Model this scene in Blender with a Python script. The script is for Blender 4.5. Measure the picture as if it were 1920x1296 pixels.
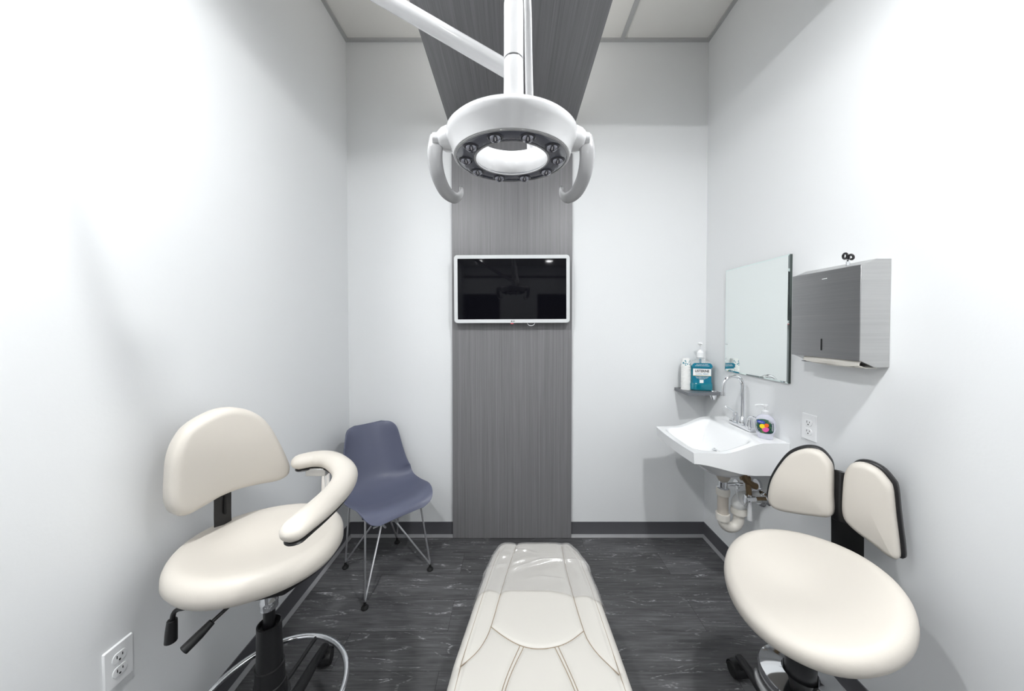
import bpy, math, random
from mathutils import Vector, Matrix, noise
import numpy as np
random.seed(7)
for o in list(bpy.data.objects): bpy.data.objects.remove(o)
C = bpy.context.scene.collection
SC = bpy.context.scene
PI = math.pi

# ------------------------------------------------------------ camera
EYE = 1.435                       # metres above the floor
cam = bpy.data.cameras.new('camera'); camo = bpy.data.objects.new('camera', cam); C.objects.link(camo)
cam.sensor_fit = 'HORIZONTAL'; cam.sensor_width = 36.0; cam.lens = 615.0/1920*36
cam.shift_x = -3.0/1920; cam.shift_y = (623.3-648)/1920
cam.clip_start = 0.02
camo.location = (0, 0, EYE); camo.rotation_euler = (math.radians(90-1.05), 0, 0)
SC.camera = camo

# ------------------------------------------------------------ world + exposure
w = bpy.data.worlds.new('world'); SC.world = w; w.use_nodes = True
w.node_tree.nodes['Background'].inputs[0].default_value = (0.80, 0.86, 1.0, 1)
w.node_tree.nodes['Background'].inputs[1].default_value = 0.25
SC.view_settings.view_transform = 'Standard'; SC.view_settings.look = 'None'
SC.view_settings.gamma = 1.0; SC.view_settings.use_curve_mapping = False
SC.view_settings.exposure = 0.12

# ------------------------------------------------------------ front room lamps plus added rear fill lamps (their housings are built with the ceiling)
LAMPS = [(-0.70, 0.36, 0.065, 33), (0.72, 0.36, 0.065, 33), (-0.70, -1.30, 0.065, 7), (0.72, -1.30, 0.065, 7), (-0.70, -2.4, 0.065, 5), (0.72, -2.4, 0.065, 5)]
LOWZ = 2.757                      # underside of the low ceiling
for (x, y, r, e) in LAMPS[2:]:  # rear lamps, added as weak fill behind the camera
    l = bpy.data.lights.new('fill_light', 'AREA'); l.shape = 'DISK'; l.size = 2*r; l.energy = e
    l.color = (0.975, 0.99, 1.0)
    lo = bpy.data.objects.new('fill_light', l); C.objects.link(lo); lo.location = (x, y, LOWZ-0.016)

# added fill strip hidden on top of the canopy, brightening the high tiled ceiling
l = bpy.data.lights.new('fill_uplight', 'AREA'); l.shape = 'RECTANGLE'; l.size = .5; l.size_y = 1.3; l.energy = 4.2; l.color = (1.0, .985, .955)
lo = bpy.data.objects.new('fill_uplight', l); C.objects.link(lo); lo.location = (-.01, 1.35, 2.815); lo.rotation_euler = (PI, 0, 0)

# ------------------------------------------------------------ materials
def M(name, col, rough=0.5, metal=0.0, spec=0.5, coat=0.0, trans=0.0, alpha=1.0, ior=1.45, bump=None, emit=None, cr=0.05):
    m = bpy.data.materials.new(name); m.use_nodes = True
    nt = m.node_tree; b = nt.nodes['Principled BSDF']
    b.inputs['Base Color'].default_value = (*col, 1); b.inputs['Roughness'].default_value = rough
    b.inputs['Metallic'].default_value = metal; b.inputs['Specular IOR Level'].default_value = spec
    b.inputs['Coat Weight'].default_value = coat; b.inputs['Coat Roughness'].default_value = cr
    b.inputs['Transmission Weight'].default_value = trans
    b.inputs['IOR'].default_value = ior; b.inputs['Alpha'].default_value = alpha
    if emit: b.inputs['Emission Color'].default_value = (*emit[0], 1); b.inputs['Emission Strength'].default_value = emit[1]
    # a slight grain in every surface
    tc = nt.nodes.new('ShaderNodeTexCoord'); nz = nt.nodes.new('ShaderNodeTexNoise')
    nz.inputs['Scale'].default_value = (bump or (40, .02))[0]; nz.inputs['Detail'].default_value = 3
    nt.links.new(tc.outputs['Object'], nz.inputs['Vector'])
    bp = nt.nodes.new('ShaderNodeBump'); bp.inputs['Strength'].default_value = (bump or (40, .02))[1]; bp.inputs['Distance'].default_value = 0.001
    nt.links.new(nz.outputs['Fac'], bp.inputs['Height']); nt.links.new(bp.outputs['Normal'], b.inputs['Normal'])
    return m
def srgb(r, g, b):
    f = lambda c: (c/255/12.92) if c/255 <= 0.04045 else ((c/255+0.055)/1.055)**2.4
    return (f(r), f(g), f(b))
wall_m = M('wall_paint', (0.80, 0.812, 0.82), 0.55, spec=0.35, bump=(90, .25))
ceil_m = M('ceiling_tile', (.86, .85, .82), 0.9, spec=0.1, bump=(160, .5))
grid_m = M('ceiling_grid', srgb(185, 186, 186), 0.5)
base_m = M('vinyl_base', srgb(84, 84, 88), 0.5, bump=(20, .1))
basel_m = M('vinyl_toe', srgb(150, 150, 152), 0.4)
leather = M('cream_vinyl', srgb(214, 208, 199), 0.42, spec=0.45, bump=(260, .12))
leather2 = M('chair_vinyl', srgb(190, 187, 181), 0.40, spec=0.45, bump=(260, .10))
seam_m = M('seam_thread', srgb(140, 126, 108), 0.8)
black = M('black_plastic', (0.012, 0.012, 0.013), 0.38, bump=(120, .1))
blackm = M('black_metal', (0.010, 0.010, 0.011), 0.3, spec=0.6)
rubber = M('black_rubber', (0.01, 0.01, 0.01), 0.7)
chrome = M('chrome', (0.82, 0.83, 0.85), 0.07, metal=1.0, bump=(5, .01))
steelrod = M('wire_steel', (0.80, 0.80, 0.82), 0.38, metal=1.0)
gwhite = M('white_enamel', srgb(236, 237, 238), 0.22, spec=0.5, coat=0.5)
lampw = M('lamp_enamel', srgb(208, 208, 209), 0.2, spec=0.5, coat=0.6)
lampg = M('lamp_grip_grey', srgb(160, 160, 161), 0.3, coat=0.3)
darkglass = M('lamp_glass', srgb(84, 86, 96), 0.12, spec=0.6, coat=0.8)
ledm = M('led_reflector', (0.25, 0.25, 0.28), 0.08, metal=1.0)
ledc = M('led_cup', (0.05, 0.05, 0.06), 0.3)
porcelain = M('porcelain', srgb(244, 245, 246), 0.09, spec=0.6, coat=0.5)
plast = M('white_plastic', srgb(240, 241, 242), 0.35)
pvc = M('pvc_pipe', srgb(224, 220, 212), 0.4)
pvcd = M('pvc_worn', srgb(190, 182, 172), 0.55, bump=(60, .4))
brass = M('old_brass', srgb(132, 112, 86), 0.35, metal=0.7, bump=(60, .6))
slotm = M('slot_dark', (0.01, 0.01, 0.01), 0.8)
shellm = M('slate_shell', srgb(102, 106, 126), 0.36, spec=0.45)
tvf = M('tv_frame', srgb(214, 216, 217), 0.3, spec=0.5)
tvs = M('tv_screen', (0.004, 0.004, 0.006), 0.04, spec=0.22)
mirm = M('mirror_silver', (0.86, 0.90, 0.885), 0.0, metal=1.0, bump=(1, 0))
mirb = M('mirror_edge', (0.05, 0.065, 0.06), 0.3)
mirbev = M('mirror_bevel', (0.80, 0.90, 0.88), 0.02, metal=1.0, bump=(1, 0))
shelfm = M('shelf_grey', srgb(112, 114, 118), 0.35)
paper = M('paper', srgb(240, 240, 238), 0.8)
dotm = M('cup_dots', srgb(52, 140, 158), 0.7)
teal = M('mouthwash', srgb(2, 118, 136), 0.10, spec=0.6, coat=0.5)
teald = M('teal_label', srgb(20, 120, 146), 0.3)
clearp = M('clear_plastic', (0.95, 0.98, 0.98), 0.03, spec=0.5, alpha=0.22)
ink = M('ink_black', (0.012, 0.012, 0.02), 0.6)
inkb = M('ink_blue', srgb(40, 130, 165), 0.6)
gold = M('gold_line', srgb(206, 176, 90), 0.5)
towelm = M('paper_towel', srgb(226, 222, 214), 0.9, bump=(80, .3))
redm = M('red_mark', srgb(232, 110, 120), 0.4)

def nodes(m): return m.node_tree.nodes, m.node_tree.links
def math_n(nt, op, a=None, b=None, c=None):
    n = nt.nodes.new('ShaderNodeMath'); n.operation = op
    for i, v in enumerate((a, b, c)):
        if v is None: continue
        if isinstance(v, (int, float)): n.inputs[i].default_value = v
        else: nt.links.new(v, n.inputs[i])
    return n.outputs[0]
def noise_n(nt, vec, scale, detail=3, rough=.5, dist=0.0):
    n = nt.nodes.new('ShaderNodeTexNoise'); n.inputs['Scale'].default_value = scale
    n.inputs['Detail'].default_value = detail; n.inputs['Roughness'].default_value = rough; n.inputs['Distortion'].default_value = dist
    nt.links.new(vec, n.inputs['Vector']); return n.outputs['Fac']
def map_n(nt, vec, scale=(1, 1, 1)):
    n = nt.nodes.new('ShaderNodeMapping'); n.inputs['Scale'].default_value = scale
    nt.links.new(vec, n.inputs['Vector']); return n.outputs[0]
def ramp_n(nt, fac, stops):
    n = nt.nodes.new('ShaderNodeValToRGB'); cr = n.color_ramp
    while len(cr.elements) < len(stops): cr.elements.new(0.5)
    for e, (p, c) in zip(cr.elements, stops): e.position = p; e.color = (*c, 1)
    nt.links.new(fac, n.inputs[0]); return n.outputs[0]
def mix_n(nt, fac, a, b, mode='MIX'):
    n = nt.nodes.new('ShaderNodeMix'); n.data_type = 'RGBA'; n.blend_type = mode
    for s, v in ((n.inputs[0], fac), (n.inputs[6], a), (n.inputs[7], b)):
        if isinstance(v, (int, float)): s.default_value = v
        elif isinstance(v, tuple): s.default_value = (*v, 1)
        else: nt.links.new(v, s)
    return n.outputs[2]

def floor_material():
    m = M('vinyl_plank', (0.06, 0.06, 0.065), 0.42, spec=0.4); nt = m.node_tree; b = nt.nodes['Principled BSDF']
    tc = nt.nodes.new('ShaderNodeTexCoord').outputs['Object']
    br = nt.nodes.new('ShaderNodeTexBrick'); br.offset = 0.37; br.offset_frequency = 2; br.squash = 1
    br.inputs['Scale'].default_value = 1.0; br.inputs['Mortar Size'].default_value = 0.0009; br.inputs['Mortar Smooth'].default_value = 0.2
    br.inputs['Brick Width'].default_value = 1.22; br.inputs['Row Height'].default_value = 0.178
    br.inputs['Color1'].default_value = (0.2, 0.2, 0.2, 1); br.inputs['Color2'].default_value = (0.8, 0.8, 0.8, 1); br.inputs['Mortar'].default_value = (0, 0, 0, 1)
    sh = nt.nodes.new('ShaderNodeMapping'); sh.inputs['Location'].default_value = (0.31, 0.085, 0); nt.links.new(tc, sh.inputs['Vector'])
    nt.links.new(sh.outputs[0], br.inputs['Vector'])
    # shift the grain per plank
    cmb = nt.nodes.new('ShaderNodeVectorMath'); cmb.operation = 'MULTIPLY_ADD'
    nt.links.new(br.outputs['Color'], cmb.inputs[0]); cmb.inputs[1].default_value = (3.1, 1.7, 5.3); nt.links.new(tc, cmb.inputs[2])
    v = cmb.outputs[0]
    fine = noise_n(nt, map_n(nt, v, (3.5, 70, 1)), 1.6, 5, .65)
    broad = noise_n(nt, map_n(nt, v, (1.6, 9, 1)), 1.5, 4, .6)
    contour = noise_n(nt, map_n(nt, v, (1.5, 8.5, 1)), 1.15, 2.5, .5, .35)
    fr = math_n(nt, 'FRACT', math_n(nt, 'MULTIPLY', contour, 11.0))
    line = math_n(nt, 'SUBTRACT', 1.0, math_n(nt, 'MULTIPLY', math_n(nt, 'ABSOLUTE', math_n(nt, 'SUBTRACT', fr, 0.5)), 9.0))
    line = math_n(nt, 'MAXIMUM', line, 0.0)
    patch = noise_n(nt, map_n(nt, v, (3.0, 9, 1)), 2.2, 2)
    patch = math_n(nt, 'MULTIPLY', math_n(nt, 'MAXIMUM', math_n(nt, 'SUBTRACT', patch, 0.46), 0.0), 5.0)
    speck = noise_n(nt, map_n(nt, v, (40, 150, 1)), 1.6, 3)
    speck = math_n(nt, 'MULTIPLY', math_n(nt, 'MAXIMUM', math_n(nt, 'SUBTRACT', speck, 0.42), 0.0), 5.0)
    fleck = math_n(nt, 'MINIMUM', math_n(nt, 'MULTIPLY', math_n(nt, 'MULTIPLY', line, patch), speck), 1.0)
    g = math_n(nt, 'ADD', math_n(nt, 'MULTIPLY', fine, 0.55), math_n(nt, 'MULTIPLY', broad, 0.45))
    col = ramp_n(nt, g, [(0.32, (0.046, 0.046, 0.048)), (0.5, (0.098, 0.098, 0.101)), (0.70, (0.18, 0.18, 0.185))])
    tone = ramp_n(nt, br.outputs['Color'], [(0.0, (0.25, 0.25, 0.25)), (0.2, (0.86, 0.86, 0.86)), (0.8, (1.12, 1.12, 1.13))])
    col = mix_n(nt, 1.0, col, tone, 'MULTIPLY')
    col = mix_n(nt, fleck, col, (0.46, 0.46, 0.47))
    nt.links.new(col, b.inputs['Base Color'])
    rr = math_n(nt, 'ADD', math_n(nt, 'MULTIPLY', broad, 0.25), 0.30); nt.links.new(rr, b.inputs['Roughness'])
    bp = [n for n in nt.nodes if n.type == 'BUMP'][0]; nt.links.new(fine, bp.inputs['Height']); bp.inputs['Strength'].default_value = .35
    return m
def streak_material(name, scale, lo, hi, rough, axis_scale, spec=0.5, metal=0.0):
    m = M(name, lo, rough, spec=spec, metal=metal); nt = m.node_tree; b = nt.nodes['Principled BSDF']
    tc = nt.nodes.new('ShaderNodeTexCoord').outputs['Object']
    a = noise_n(nt, map_n(nt, tc, axis_scale), scale, 4, .7)
    c = noise_n(nt, map_n(nt, tc, tuple(s*.22 for s in axis_scale)), scale, 3, .6)
    g = math_n(nt, 'ADD', math_n(nt, 'MULTIPLY', a, .65), math_n(nt, 'MULTIPLY', c, .35))
    col = ramp_n(nt, g, [(0.34, lo), (0.66, hi)]); nt.links.new(col, b.inputs['Base Color'])
    bp = [n for n in nt.nodes if n.type == 'BUMP'][0]; nt.links.new(a, bp.inputs['Height']); bp.inputs['Strength'].default_value = .3
    return m
floor_m = floor_material()
panel_m = streak_material('grey_laminate', 1.0, srgb(106, 105, 107), srgb(136, 135, 137), 0.36, (520, 520, 2.6))
panelh_m = streak_material('grey_laminate_canopy', 1.0, srgb(106, 105, 107), srgb(136, 135, 137), 0.36, (520, 2.6, 520))
steel = streak_material('brushed_steel', 1.0, (0.50, 0.50, 0.50), (0.58, 0.58, 0.575), 0.33, (4, 4, 300), metal=1.0)

# ------------------------------------------------------------ mesh helpers
def crom(P, n=8, closed=False):
    P = [Vector(p) for p in P]; out = []; L = len(P)
    for i in range(L if closed else L-1):
        g = lambda k: P[k % L] if closed else P[min(max(k, 0), L-1)]
        a, b, c, d = g(i-1), g(i), g(i+1), g(i+2)
        for j in range(n):
            t = j/n
            out.append(0.5*((2*b)+(c-a)*t+(2*a-5*b+4*c-d)*t*t+(3*b-a-3*c+d)*t**3))
    if not closed: out.append(P[-1])
    return out
class MB:
    def __init__(s): s.v = []; s.f = []
    def add(s, v, f):
        k = len(s.v); s.v += [Vector(p) for p in v]; s.f += [tuple(i+k for i in q) for q in f]; return s
    def box(s, a, b):
        (x0, y0, z0), (x1, y1, z1) = a, b
        return s.add([(x0,y0,z0),(x1,y0,z0),(x1,y1,z0),(x0,y1,z0),(x0,y0,z1),(x1,y0,z1),(x1,y1,z1),(x0,y1,z1)],
                     [(0,3,2,1),(4,5,6,7),(0,1,5,4),(1,2,6,5),(2,3,7,6),(3,0,4,7)])
    def cbox(s, c, d): return s.box([c[i]-d[i]/2 for i in range(3)], [c[i]+d[i]/2 for i in range(3)])
    def prism(s, out, z0, z1):
        n = len(out)
        return s.add([(x, y, z0) for x, y in out]+[(x, y, z1) for x, y in out],
                     [tuple(range(n-1, -1, -1)), tuple(range(n, 2*n))]+[(i, (i+1) % n, n+(i+1) % n, n+i) for i in range(n)])
    def sweep(s, P, r, n=12, r2=None, up=(0, 0, 1), cap=True, closed=False, rnd=False):
        P = [Vector(p) for p in P]; L = len(P); R = r if isinstance(r, (list, tuple)) else [r]*L
        R2 = (r2 if isinstance(r2, (list, tuple)) else [r2]*L) if r2 is not None else R
        if rnd and not closed:     # hemispherical ends
            def ends(p, q, ra, rb):
                d = (p-q).normalized(); o = []
                for a in (15, 35, 55, 75, 88): o.append((p+d*ra*math.sin(math.radians(a)), ra*math.cos(math.radians(a)), rb*math.cos(math.radians(a))))
                return o
            h = ends(P[0], P[1], R[0], R2[0])[::-1]; t = ends(P[-1], P[-2], R[-1], R2[-1])
            P = [a for a, _, _ in h]+P+[a for a, _, _ in t]
            R = [b for _, b, _ in h]+list(R)+[b for _, b, _ in t]; R2 = [c for _, _, c in h]+list(R2)+[c for _, _, c in t]; L = len(P)
        vs = []; prev = None
        for i in range(L):
            if closed: t = P[(i+1) % L]-P[i-1]
            else: t = P[min(i+1, L-1)]-P[max(i-1, 0)]
            t = t.normalized() if t.length > 1e-9 else Vector((0, 0, 1))
            u = Vector(up) if prev is None else prev
            if abs(u.dot(t)) > .98: u = Vector((0, 1, 0)) if abs(t.y) < .9 else Vector((1, 0, 0))
            u = (u-t*u.dot(t)).normalized(); b = t.cross(u); prev = u
            for k in range(n):
                a = 2*PI*k/n; vs.append(P[i]+b*R[i]*math.cos(a)+u*R2[i]*math.sin(a))
        fs = []
        for i in range(L if closed else L-1):
            for k in range(n):
                a0 = i*n+k; a1 = i*n+(k+1) % n; c0 = ((i+1) % L)*n+k; c1 = ((i+1) % L)*n+(k+1) % n
                fs.append((a0, c0, c1, a1))
        if cap and not closed: fs += [tuple(range(n)), tuple(range((L-1)*n+n-1, (L-1)*n-1, -1))]
        return s.add(vs, fs)
    def cyl(s, a, b, r, n=24, r_end=None): return s.sweep([a, b], [r, r if r_end is None else r_end], n)
    def lathe(s, prof, c=(0, 0, 0), n=40, mat=None, closed=False):
        vs = []; L = len(prof)
        for (r, z) in prof:
            for k in range(n):
                a = 2*PI*k/n; p = Vector((r*math.cos(a), r*math.sin(a), z))
                if mat is not None: p = mat @ p
                vs.append(p+Vector(c))
        fs = [(i*n+k, i*n+(k+1) % n, ((i+1) % L)*n+(k+1) % n, ((i+1) % L)*n+k) for i in range(L if closed else L-1) for k in range(n)]
        if not closed:
            if prof[0][0] > 1e-6: fs.append(tuple(range(n-1, -1, -1)))
            if prof[-1][0] > 1e-6: fs.append(tuple((L-1)*n+k for k in range(n)))
        return s.add(vs, fs)
    def grid(s, G, flip=False):
        r, c = len(G), len(G[0]); v = [p for row in G for p in row]
        f = [(i*c+j, i*c+j+1, (i+1)*c+j+1, (i+1)*c+j) for i in range(r-1) for j in range(c-1)]
        if flip: f = [q[::-1] for q in f]
        return s.add(v, f)
    def X(s, mat):
        s.v = [mat @ p for p in s.v]; return s
def build(name, mb, mat, parent=None, sharp=35, bevel=None, seg=2, subsurf=0, solid=None):
    off = Vector(parent['_o']) if parent is not None else Vector((0, 0, 0))
    me = bpy.data.meshes.new(name); me.from_pydata([tuple(p-off) for p in mb.v], [], mb.f); me.validate(); me.update()
    me.materials.append(mat)
    import bmesh
    bm = bmesh.new(); bm.from_mesh(me); bmesh.ops.remove_doubles(bm, verts=bm.verts, dist=1e-6)
    bmesh.ops.recalc_face_normals(bm, faces=bm.faces); bm.to_mesh(me); bm.free()
    me.shade_smooth(); me.set_sharp_from_angle(angle=math.radians(sharp))
    o = bpy.data.objects.new(name, me); C.objects.link(o)
    if parent is not None: o.parent = parent; o['_o'] = tuple(off)
    else: o['_o'] = (0, 0, 0)
    if solid: md = o.modifiers.new('s', 'SOLIDIFY'); md.thickness = solid; md.offset = 0
    if bevel: md = o.modifiers.new('b', 'BEVEL'); md.width = bevel; md.segments = seg; md.limit_method = 'ANGLE'; md.angle_limit = math.radians(40); md.harden_normals = False
    if subsurf: md = o.modifiers.new('u', 'SUBSURF'); md.levels = subsurf; md.render_levels = subsurf
    return o
def thing(name, label, cat, loc, group=None):
    o = bpy.data.objects.new(name, None); C.objects.link(o); o.location = loc; o['_o'] = tuple(loc)
    o.empty_display_size = .05
    return tag(o, label, cat, group)
def tag(o, label, cat, group=None):
    o['label'] = label; o['category'] = cat
    if group: o['group'] = group
    return o
def struct(name, mb, mat, **k):
    o = build(name, mb, mat, **k); o['kind'] = 'structure'; return o
def text_mb(body, size, mat4, depth=0.0003, align='CENTER', width=1.0, bold=0.0):
    cu = bpy.data.curves.new('t', 'FONT'); cu.body = body; cu.size = size; cu.align_x = align; cu.align_y = 'CENTER'
    cu.extrude = depth; cu.offset = bold
    o = bpy.data.objects.new('t', cu); C.objects.link(o)
    me = bpy.data.meshes.new_from_object(o.evaluated_get(bpy.context.evaluated_depsgraph_get()))
    mb = MB().add([mat4 @ Vector((v.co.x*width, v.co.y, v.co.z)) for v in me.vertices], [tuple(p.vertices) for p in me.polygons])
    bpy.data.objects.remove(o); bpy.data.meshes.remove(me); bpy.data.curves.remove(cu)
    return mb
def frame(o, x, y, z):            # matrix from three axes and an origin
    m = Matrix.Identity(4)
    for i, a in enumerate((x, y, z)):
        a = Vector(a).normalized()
        for k in range(3): m[k][i] = a[k]
    for k in range(3): m[k][3] = o[k]
    return m
def inside_fill(out, n=64):       # resample a closed outline smoothly
    P = crom([(x, y, 0) for x, y in out], 8, True)
    L = [0]
    for i in range(len(P)): L.append(L[-1]+(P[(i+1) % len(P)]-P[i]).length)
    R = []; j = 0
    for k in range(n):
        d = L[-1]*k/n
        while L[j+1] < d: j += 1
        t = (d-L[j])/max(L[j+1]-L[j], 1e-9); R.append(P[j].lerp(P[(j+1) % len(P)], t))
    return [(p.x, p.y) for p in R]
def pad(out, fmap, th, edge=0.02, n=72, dome=0.0, flatback=False):
    """soft upholstered pad: closed outline swept through a rounded edge; fmap(u, v, w) -> world"""
    O = inside_fill(out, n); cx = sum(p[0] for p in O)/n; cy = sum(p[1] for p in O)/n
    prof = []                      # (inset distance, w)
    K = 7
    for k in range(K+1):
        a = PI/2*k/K; prof.append((edge*(1-math.sin(PI/2-a)) if False else edge*(1-math.cos(a)), (th-edge)+edge*math.sin(a)))
    # from the side up and over the edge
    side = [(0.0, -edge*0.2), (0.0, th-edge)]
    rings = [(edge*.9, -edge), (edge*.35, -edge*.75)] if not flatback else [(0.002, 0.0)]
    rings += side
    for k in range(1, K+1):
        a = PI/2*k/K; rings.append((edge*(1-math.cos(a)), (th-edge)+edge*math.sin(a)))
    rr = []
    def ring(ins, w):
        vs = []
        for i, (x, y) in enumerate(O):
            x0, y0 = O[i-1]; x1, y1 = O[(i+1) % n]
            tx, ty = x1-x0, y1-y0; l = math.hypot(tx, ty) or 1
            nx, ny = -ty/l, tx/l
            if (cx-x)*nx+(cy-y)*ny < 0: nx, ny = -nx, -ny
            px, py = x+nx*ins, y+ny*ins
            vs.append((px, py, w))
        return vs
    for ins, w in rings: rr.append(ring(ins, w))
    last = rr[-1]
    for q in (.88, .74, .56, .36, .16):
        rr.append([(cx+(x-cx)*q, cy+(y-cy)*q, w+dome*(1-q*q)) for x, y, w in last])
    mb = MB(); vs = [Vector(fmap(*p)) for r in rr for p in r]
    fs = [(i*n+k, i*n+(k+1) % n, (i+1)*n+(k+1) % n, (i+1)*n+k) for i in range(len(rr)-1) for k in range(n)]
    fs.append(tuple(range(n-1, -1, -1))); b = (len(rr)-1)*n; vs.append(Vector(fmap(cx, cy, last[0][2]+dome)))
    fs += [(b+k, b+(k+1) % n, len(vs)-1) for k in range(n)]
    return mb.add(vs, fs)
def lerp(a, b, t): return a+(b-a)*t
def interp(x, T): # T = [(x,y)] ascending
    if x <= T[0][0]: return T[0][1]
    for (a, p), (b, q) in zip(T, T[1:]):
        if x <= b: return p+(q-p)*(x-a)/(b-a)
    return T[-1][1]
def sm(a, b, x):
    t = min(max((x-a)/(b-a), 0), 1); return t*t*(3-2*t)

# ============================================================ THE SETTING
XL, XR, YB, YR, ZC = -1.115, 1.298, 2.214, -3.0, 3.334
struct('floor', MB().box((XL-.1, YR-1.6, -.08), (XR+.1, YB+.1, 0)), floor_m)
struct('wall_left', MB().box((XL-.1, YR, 0), (XL, YB+.1, ZC+.1)), wall_m)
struct('wall_right', MB().box((XR, YR, 0), (XR+.1, YB+.1, ZC+.1)), wall_m)
struct('wall_back', MB().box((XL, YB, 0), (XR, YB+.1, ZC+.1)), wall_m)
struct('wall_rear', MB().box((-.30, YR-.1, 0), (.52, YR, ZC)).box((XL, YR-.1, 2.15), (-.30, YR, ZC)).box((.52, YR-.1, 2.15), (XR, YR, ZC)), wall_m)
hallm = M('hall_wall', srgb(96, 76, 64), 0.7)
struct('wall_hall', MB().box((XL-.1, YR-1.6, 0), (XR+.1, YR-1.5, 2.5)).box((XL-.2, YR-1.6, 0), (XL-.1, YR, 2.5)).box((XR+.1, YR-1.6, 0), (XR+.2, YR, 2.5)).box((XL-.2, YR-1.6, 2.5), (XR+.2, YR, 2.55)), hallm)
struct('ceiling', MB().box((XL, 1.0, ZC), (XR, YB, ZC+.05)), ceil_m)
struct('ceiling', MB().box((XL, YR, LOWZ), (XR, 1.08, LOWZ+.05)).box((XL, 1.08, LOWZ), (XR, 1.12, ZC)), ceil_m)
# T-bar grid and wall angle of the tiled ceiling
struct('trim_1', MB().box((XL, YB-.022, ZC-.012), (XR, YB, ZC)), grid_m)
struct('trim_2', MB().box((XL, .56, ZC-.012), (XL+.022, YB-.022, ZC)), grid_m)
struct('trim_3', MB().box((XR-.022, .56, ZC-.012), (XR, YB-.022, ZC)), grid_m)
struct('trim_4', MB().box((.705, .56, ZC-.008), (.731, YB-.022, ZC)), grid_m)
def baseboard(name, a, b, nrm):   # along a->b with the face towards nrm
    a = Vector((*a, 0)); b = Vector((*b, 0)); n = Vector((*nrm, 0))
    P = [(0, 0), (.016, 0), (.016, .003), (.008, .010), (.0035, .018), (.003, .10), (0, .102)]
    mb = MB(); k = len(P)
    vs = [a+n*p+Vector((0, 0, q)) for p, q in P]+[b+n*p+Vector((0, 0, q)) for p, q in P]
    mb.add(vs, [(i, (i+1) % k, k+(i+1) % k, k+i) for i in range(k)]+[tuple(range(k)), tuple(range(2*k-1, k-1, -1))])
    o = struct(name, mb, base_m)
    t = MB(); Q = [(.0162, 0), (.0172, .003), (.009, .0115), (.005, .0185), (.004, .0185), (.008, .010), (.0155, .003)]; k = len(Q)
    vs = [a+n*p+Vector((0, 0, q)) for p, q in Q]+[b+n*p+Vector((0, 0, q)) for p, q in Q]
    t.add(vs, [(i, (i+1) % k, k+(i+1) % k, k+i) for i in range(k)]+[tuple(range(k)), tuple(range(2*k-1, k-1, -1))])
    build('toe_bead', t, basel_m, o)
    return o
PX0, PX1 = -.411, .390            # grey panel
baseboard('baseboard_back', (XL, YB), (PX0, YB), (0, -1))
baseboard('baseboard_back', (PX1, YB), (XR, YB), (0, -1))
baseboard('baseboard_left', (XL, YR), (XL, YB), (1, 0))
baseboard('baseboard_right', (XR, YR), (XR, YB), (-1, 0))

# grey laminate panel: up the wall, then forward overhead as a canopy
t = thing('accent_panel', 'grey brushed laminate panel running up the back wall and forward overhead', 'wall panel', (0, YB, 0))
build('wall_panel', MB().box((PX0, YB-.022, .002), (PX1, YB-.0005, 2.717)), panel_m, t, bevel=.0015)
build('canopy', MB().box((PX0, -1.2, 2.717), (PX1, YB-.0005, LOWZ-.0005)), panelh_m, t, bevel=.0015)

dome_m = M('opal_glow', (.9, .9, .9), .5, emit=((.975, .99, 1.0), 780))
for i, (x, y, r, e) in enumerate(LAMPS):
    where = ['front left downlight beside', 'front right downlight beside', 'added rear left fill light behind', 'added rear right fill light behind', 'added rearmost left fill light far behind', 'added rearmost right fill light far behind'][i]
    z = LOWZ if abs(x) > .45 or y < -1.2 else 2.717
    t = thing('downlight', 'round white %s the treatment chair, flush in the low ceiling' % where, 'ceiling light', (x, y, z), 'round downlights in the low ceiling')
    build('trim_ring', MB().lathe([(r+.002, -.004), (r+.025, -.004), (r+.028, -.0005), (r+.002, -.0005)], (x, y, z), closed=True), plast, t)
    if i < 2:     # glowing opal dome
        build('opal_dome', MB().lathe([(.058, -.0005)]+[(.058*math.cos(math.radians(a)), -.0005-.024*math.sin(math.radians(a))) for a in range(10, 90, 10)]+[(0, -.0245)], (x, y, z), 32), dome_m, t)
for o in [o for o in C.objects if o.name.startswith('fill_light')]:
    x, y = o.location.x, o.location.y
    o.location.z = (LOWZ if abs(x) > .45 or y < -1.2 else 2.717)-.006

t = thing('fill_uplight_case', 'long flat added fill uplight lying unseen on top of the grey canopy', 'ceiling light', (-.01, 1.35, LOWZ))
build('housing', MB().box((-.27, .68, LOWZ), (.25, 2.02, LOWZ+.05)), plast, t, bevel=.004)  # unseen case of the added fill strip

# ============================================================ TELEVISION
t = thing('television', 'flat screen television in a pale silver frame on the grey panel', 'television', (-.011, 2.19, 1.676))
TX0, TX1, TZ0, TZ1, TY = -.386, .364, 1.456, 1.897, 2.125
def rrect(x0, z0, x1, z1, r, n=6):
    out = []
    for cx, cz, a0 in ((x1-r, z1-r, 0), (x0+r, z1-r, 90), (x0+r, z0+r, 180), (x1-r, z0+r, 270)):
        for k in range(n+1):
            a = math.radians(a0+90*k/n); out.append((cx+r*math.cos(a), cz+r*math.sin(a)))
    return out
o1 = rrect(TX0, TZ0, TX1, TZ1, .022); i1 = rrect(TX0+.0235, TZ0+.0245, TX1-.0225, TZ1-.024, .001)
n = len(o1); FR = MB()
rot = Matrix.Translation((-.011, 0, 1.676)) @ Matrix.Rotation(math.radians(-.25), 4, 'Y') @ Matrix.Translation((.011, 0, -1.676))
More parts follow.
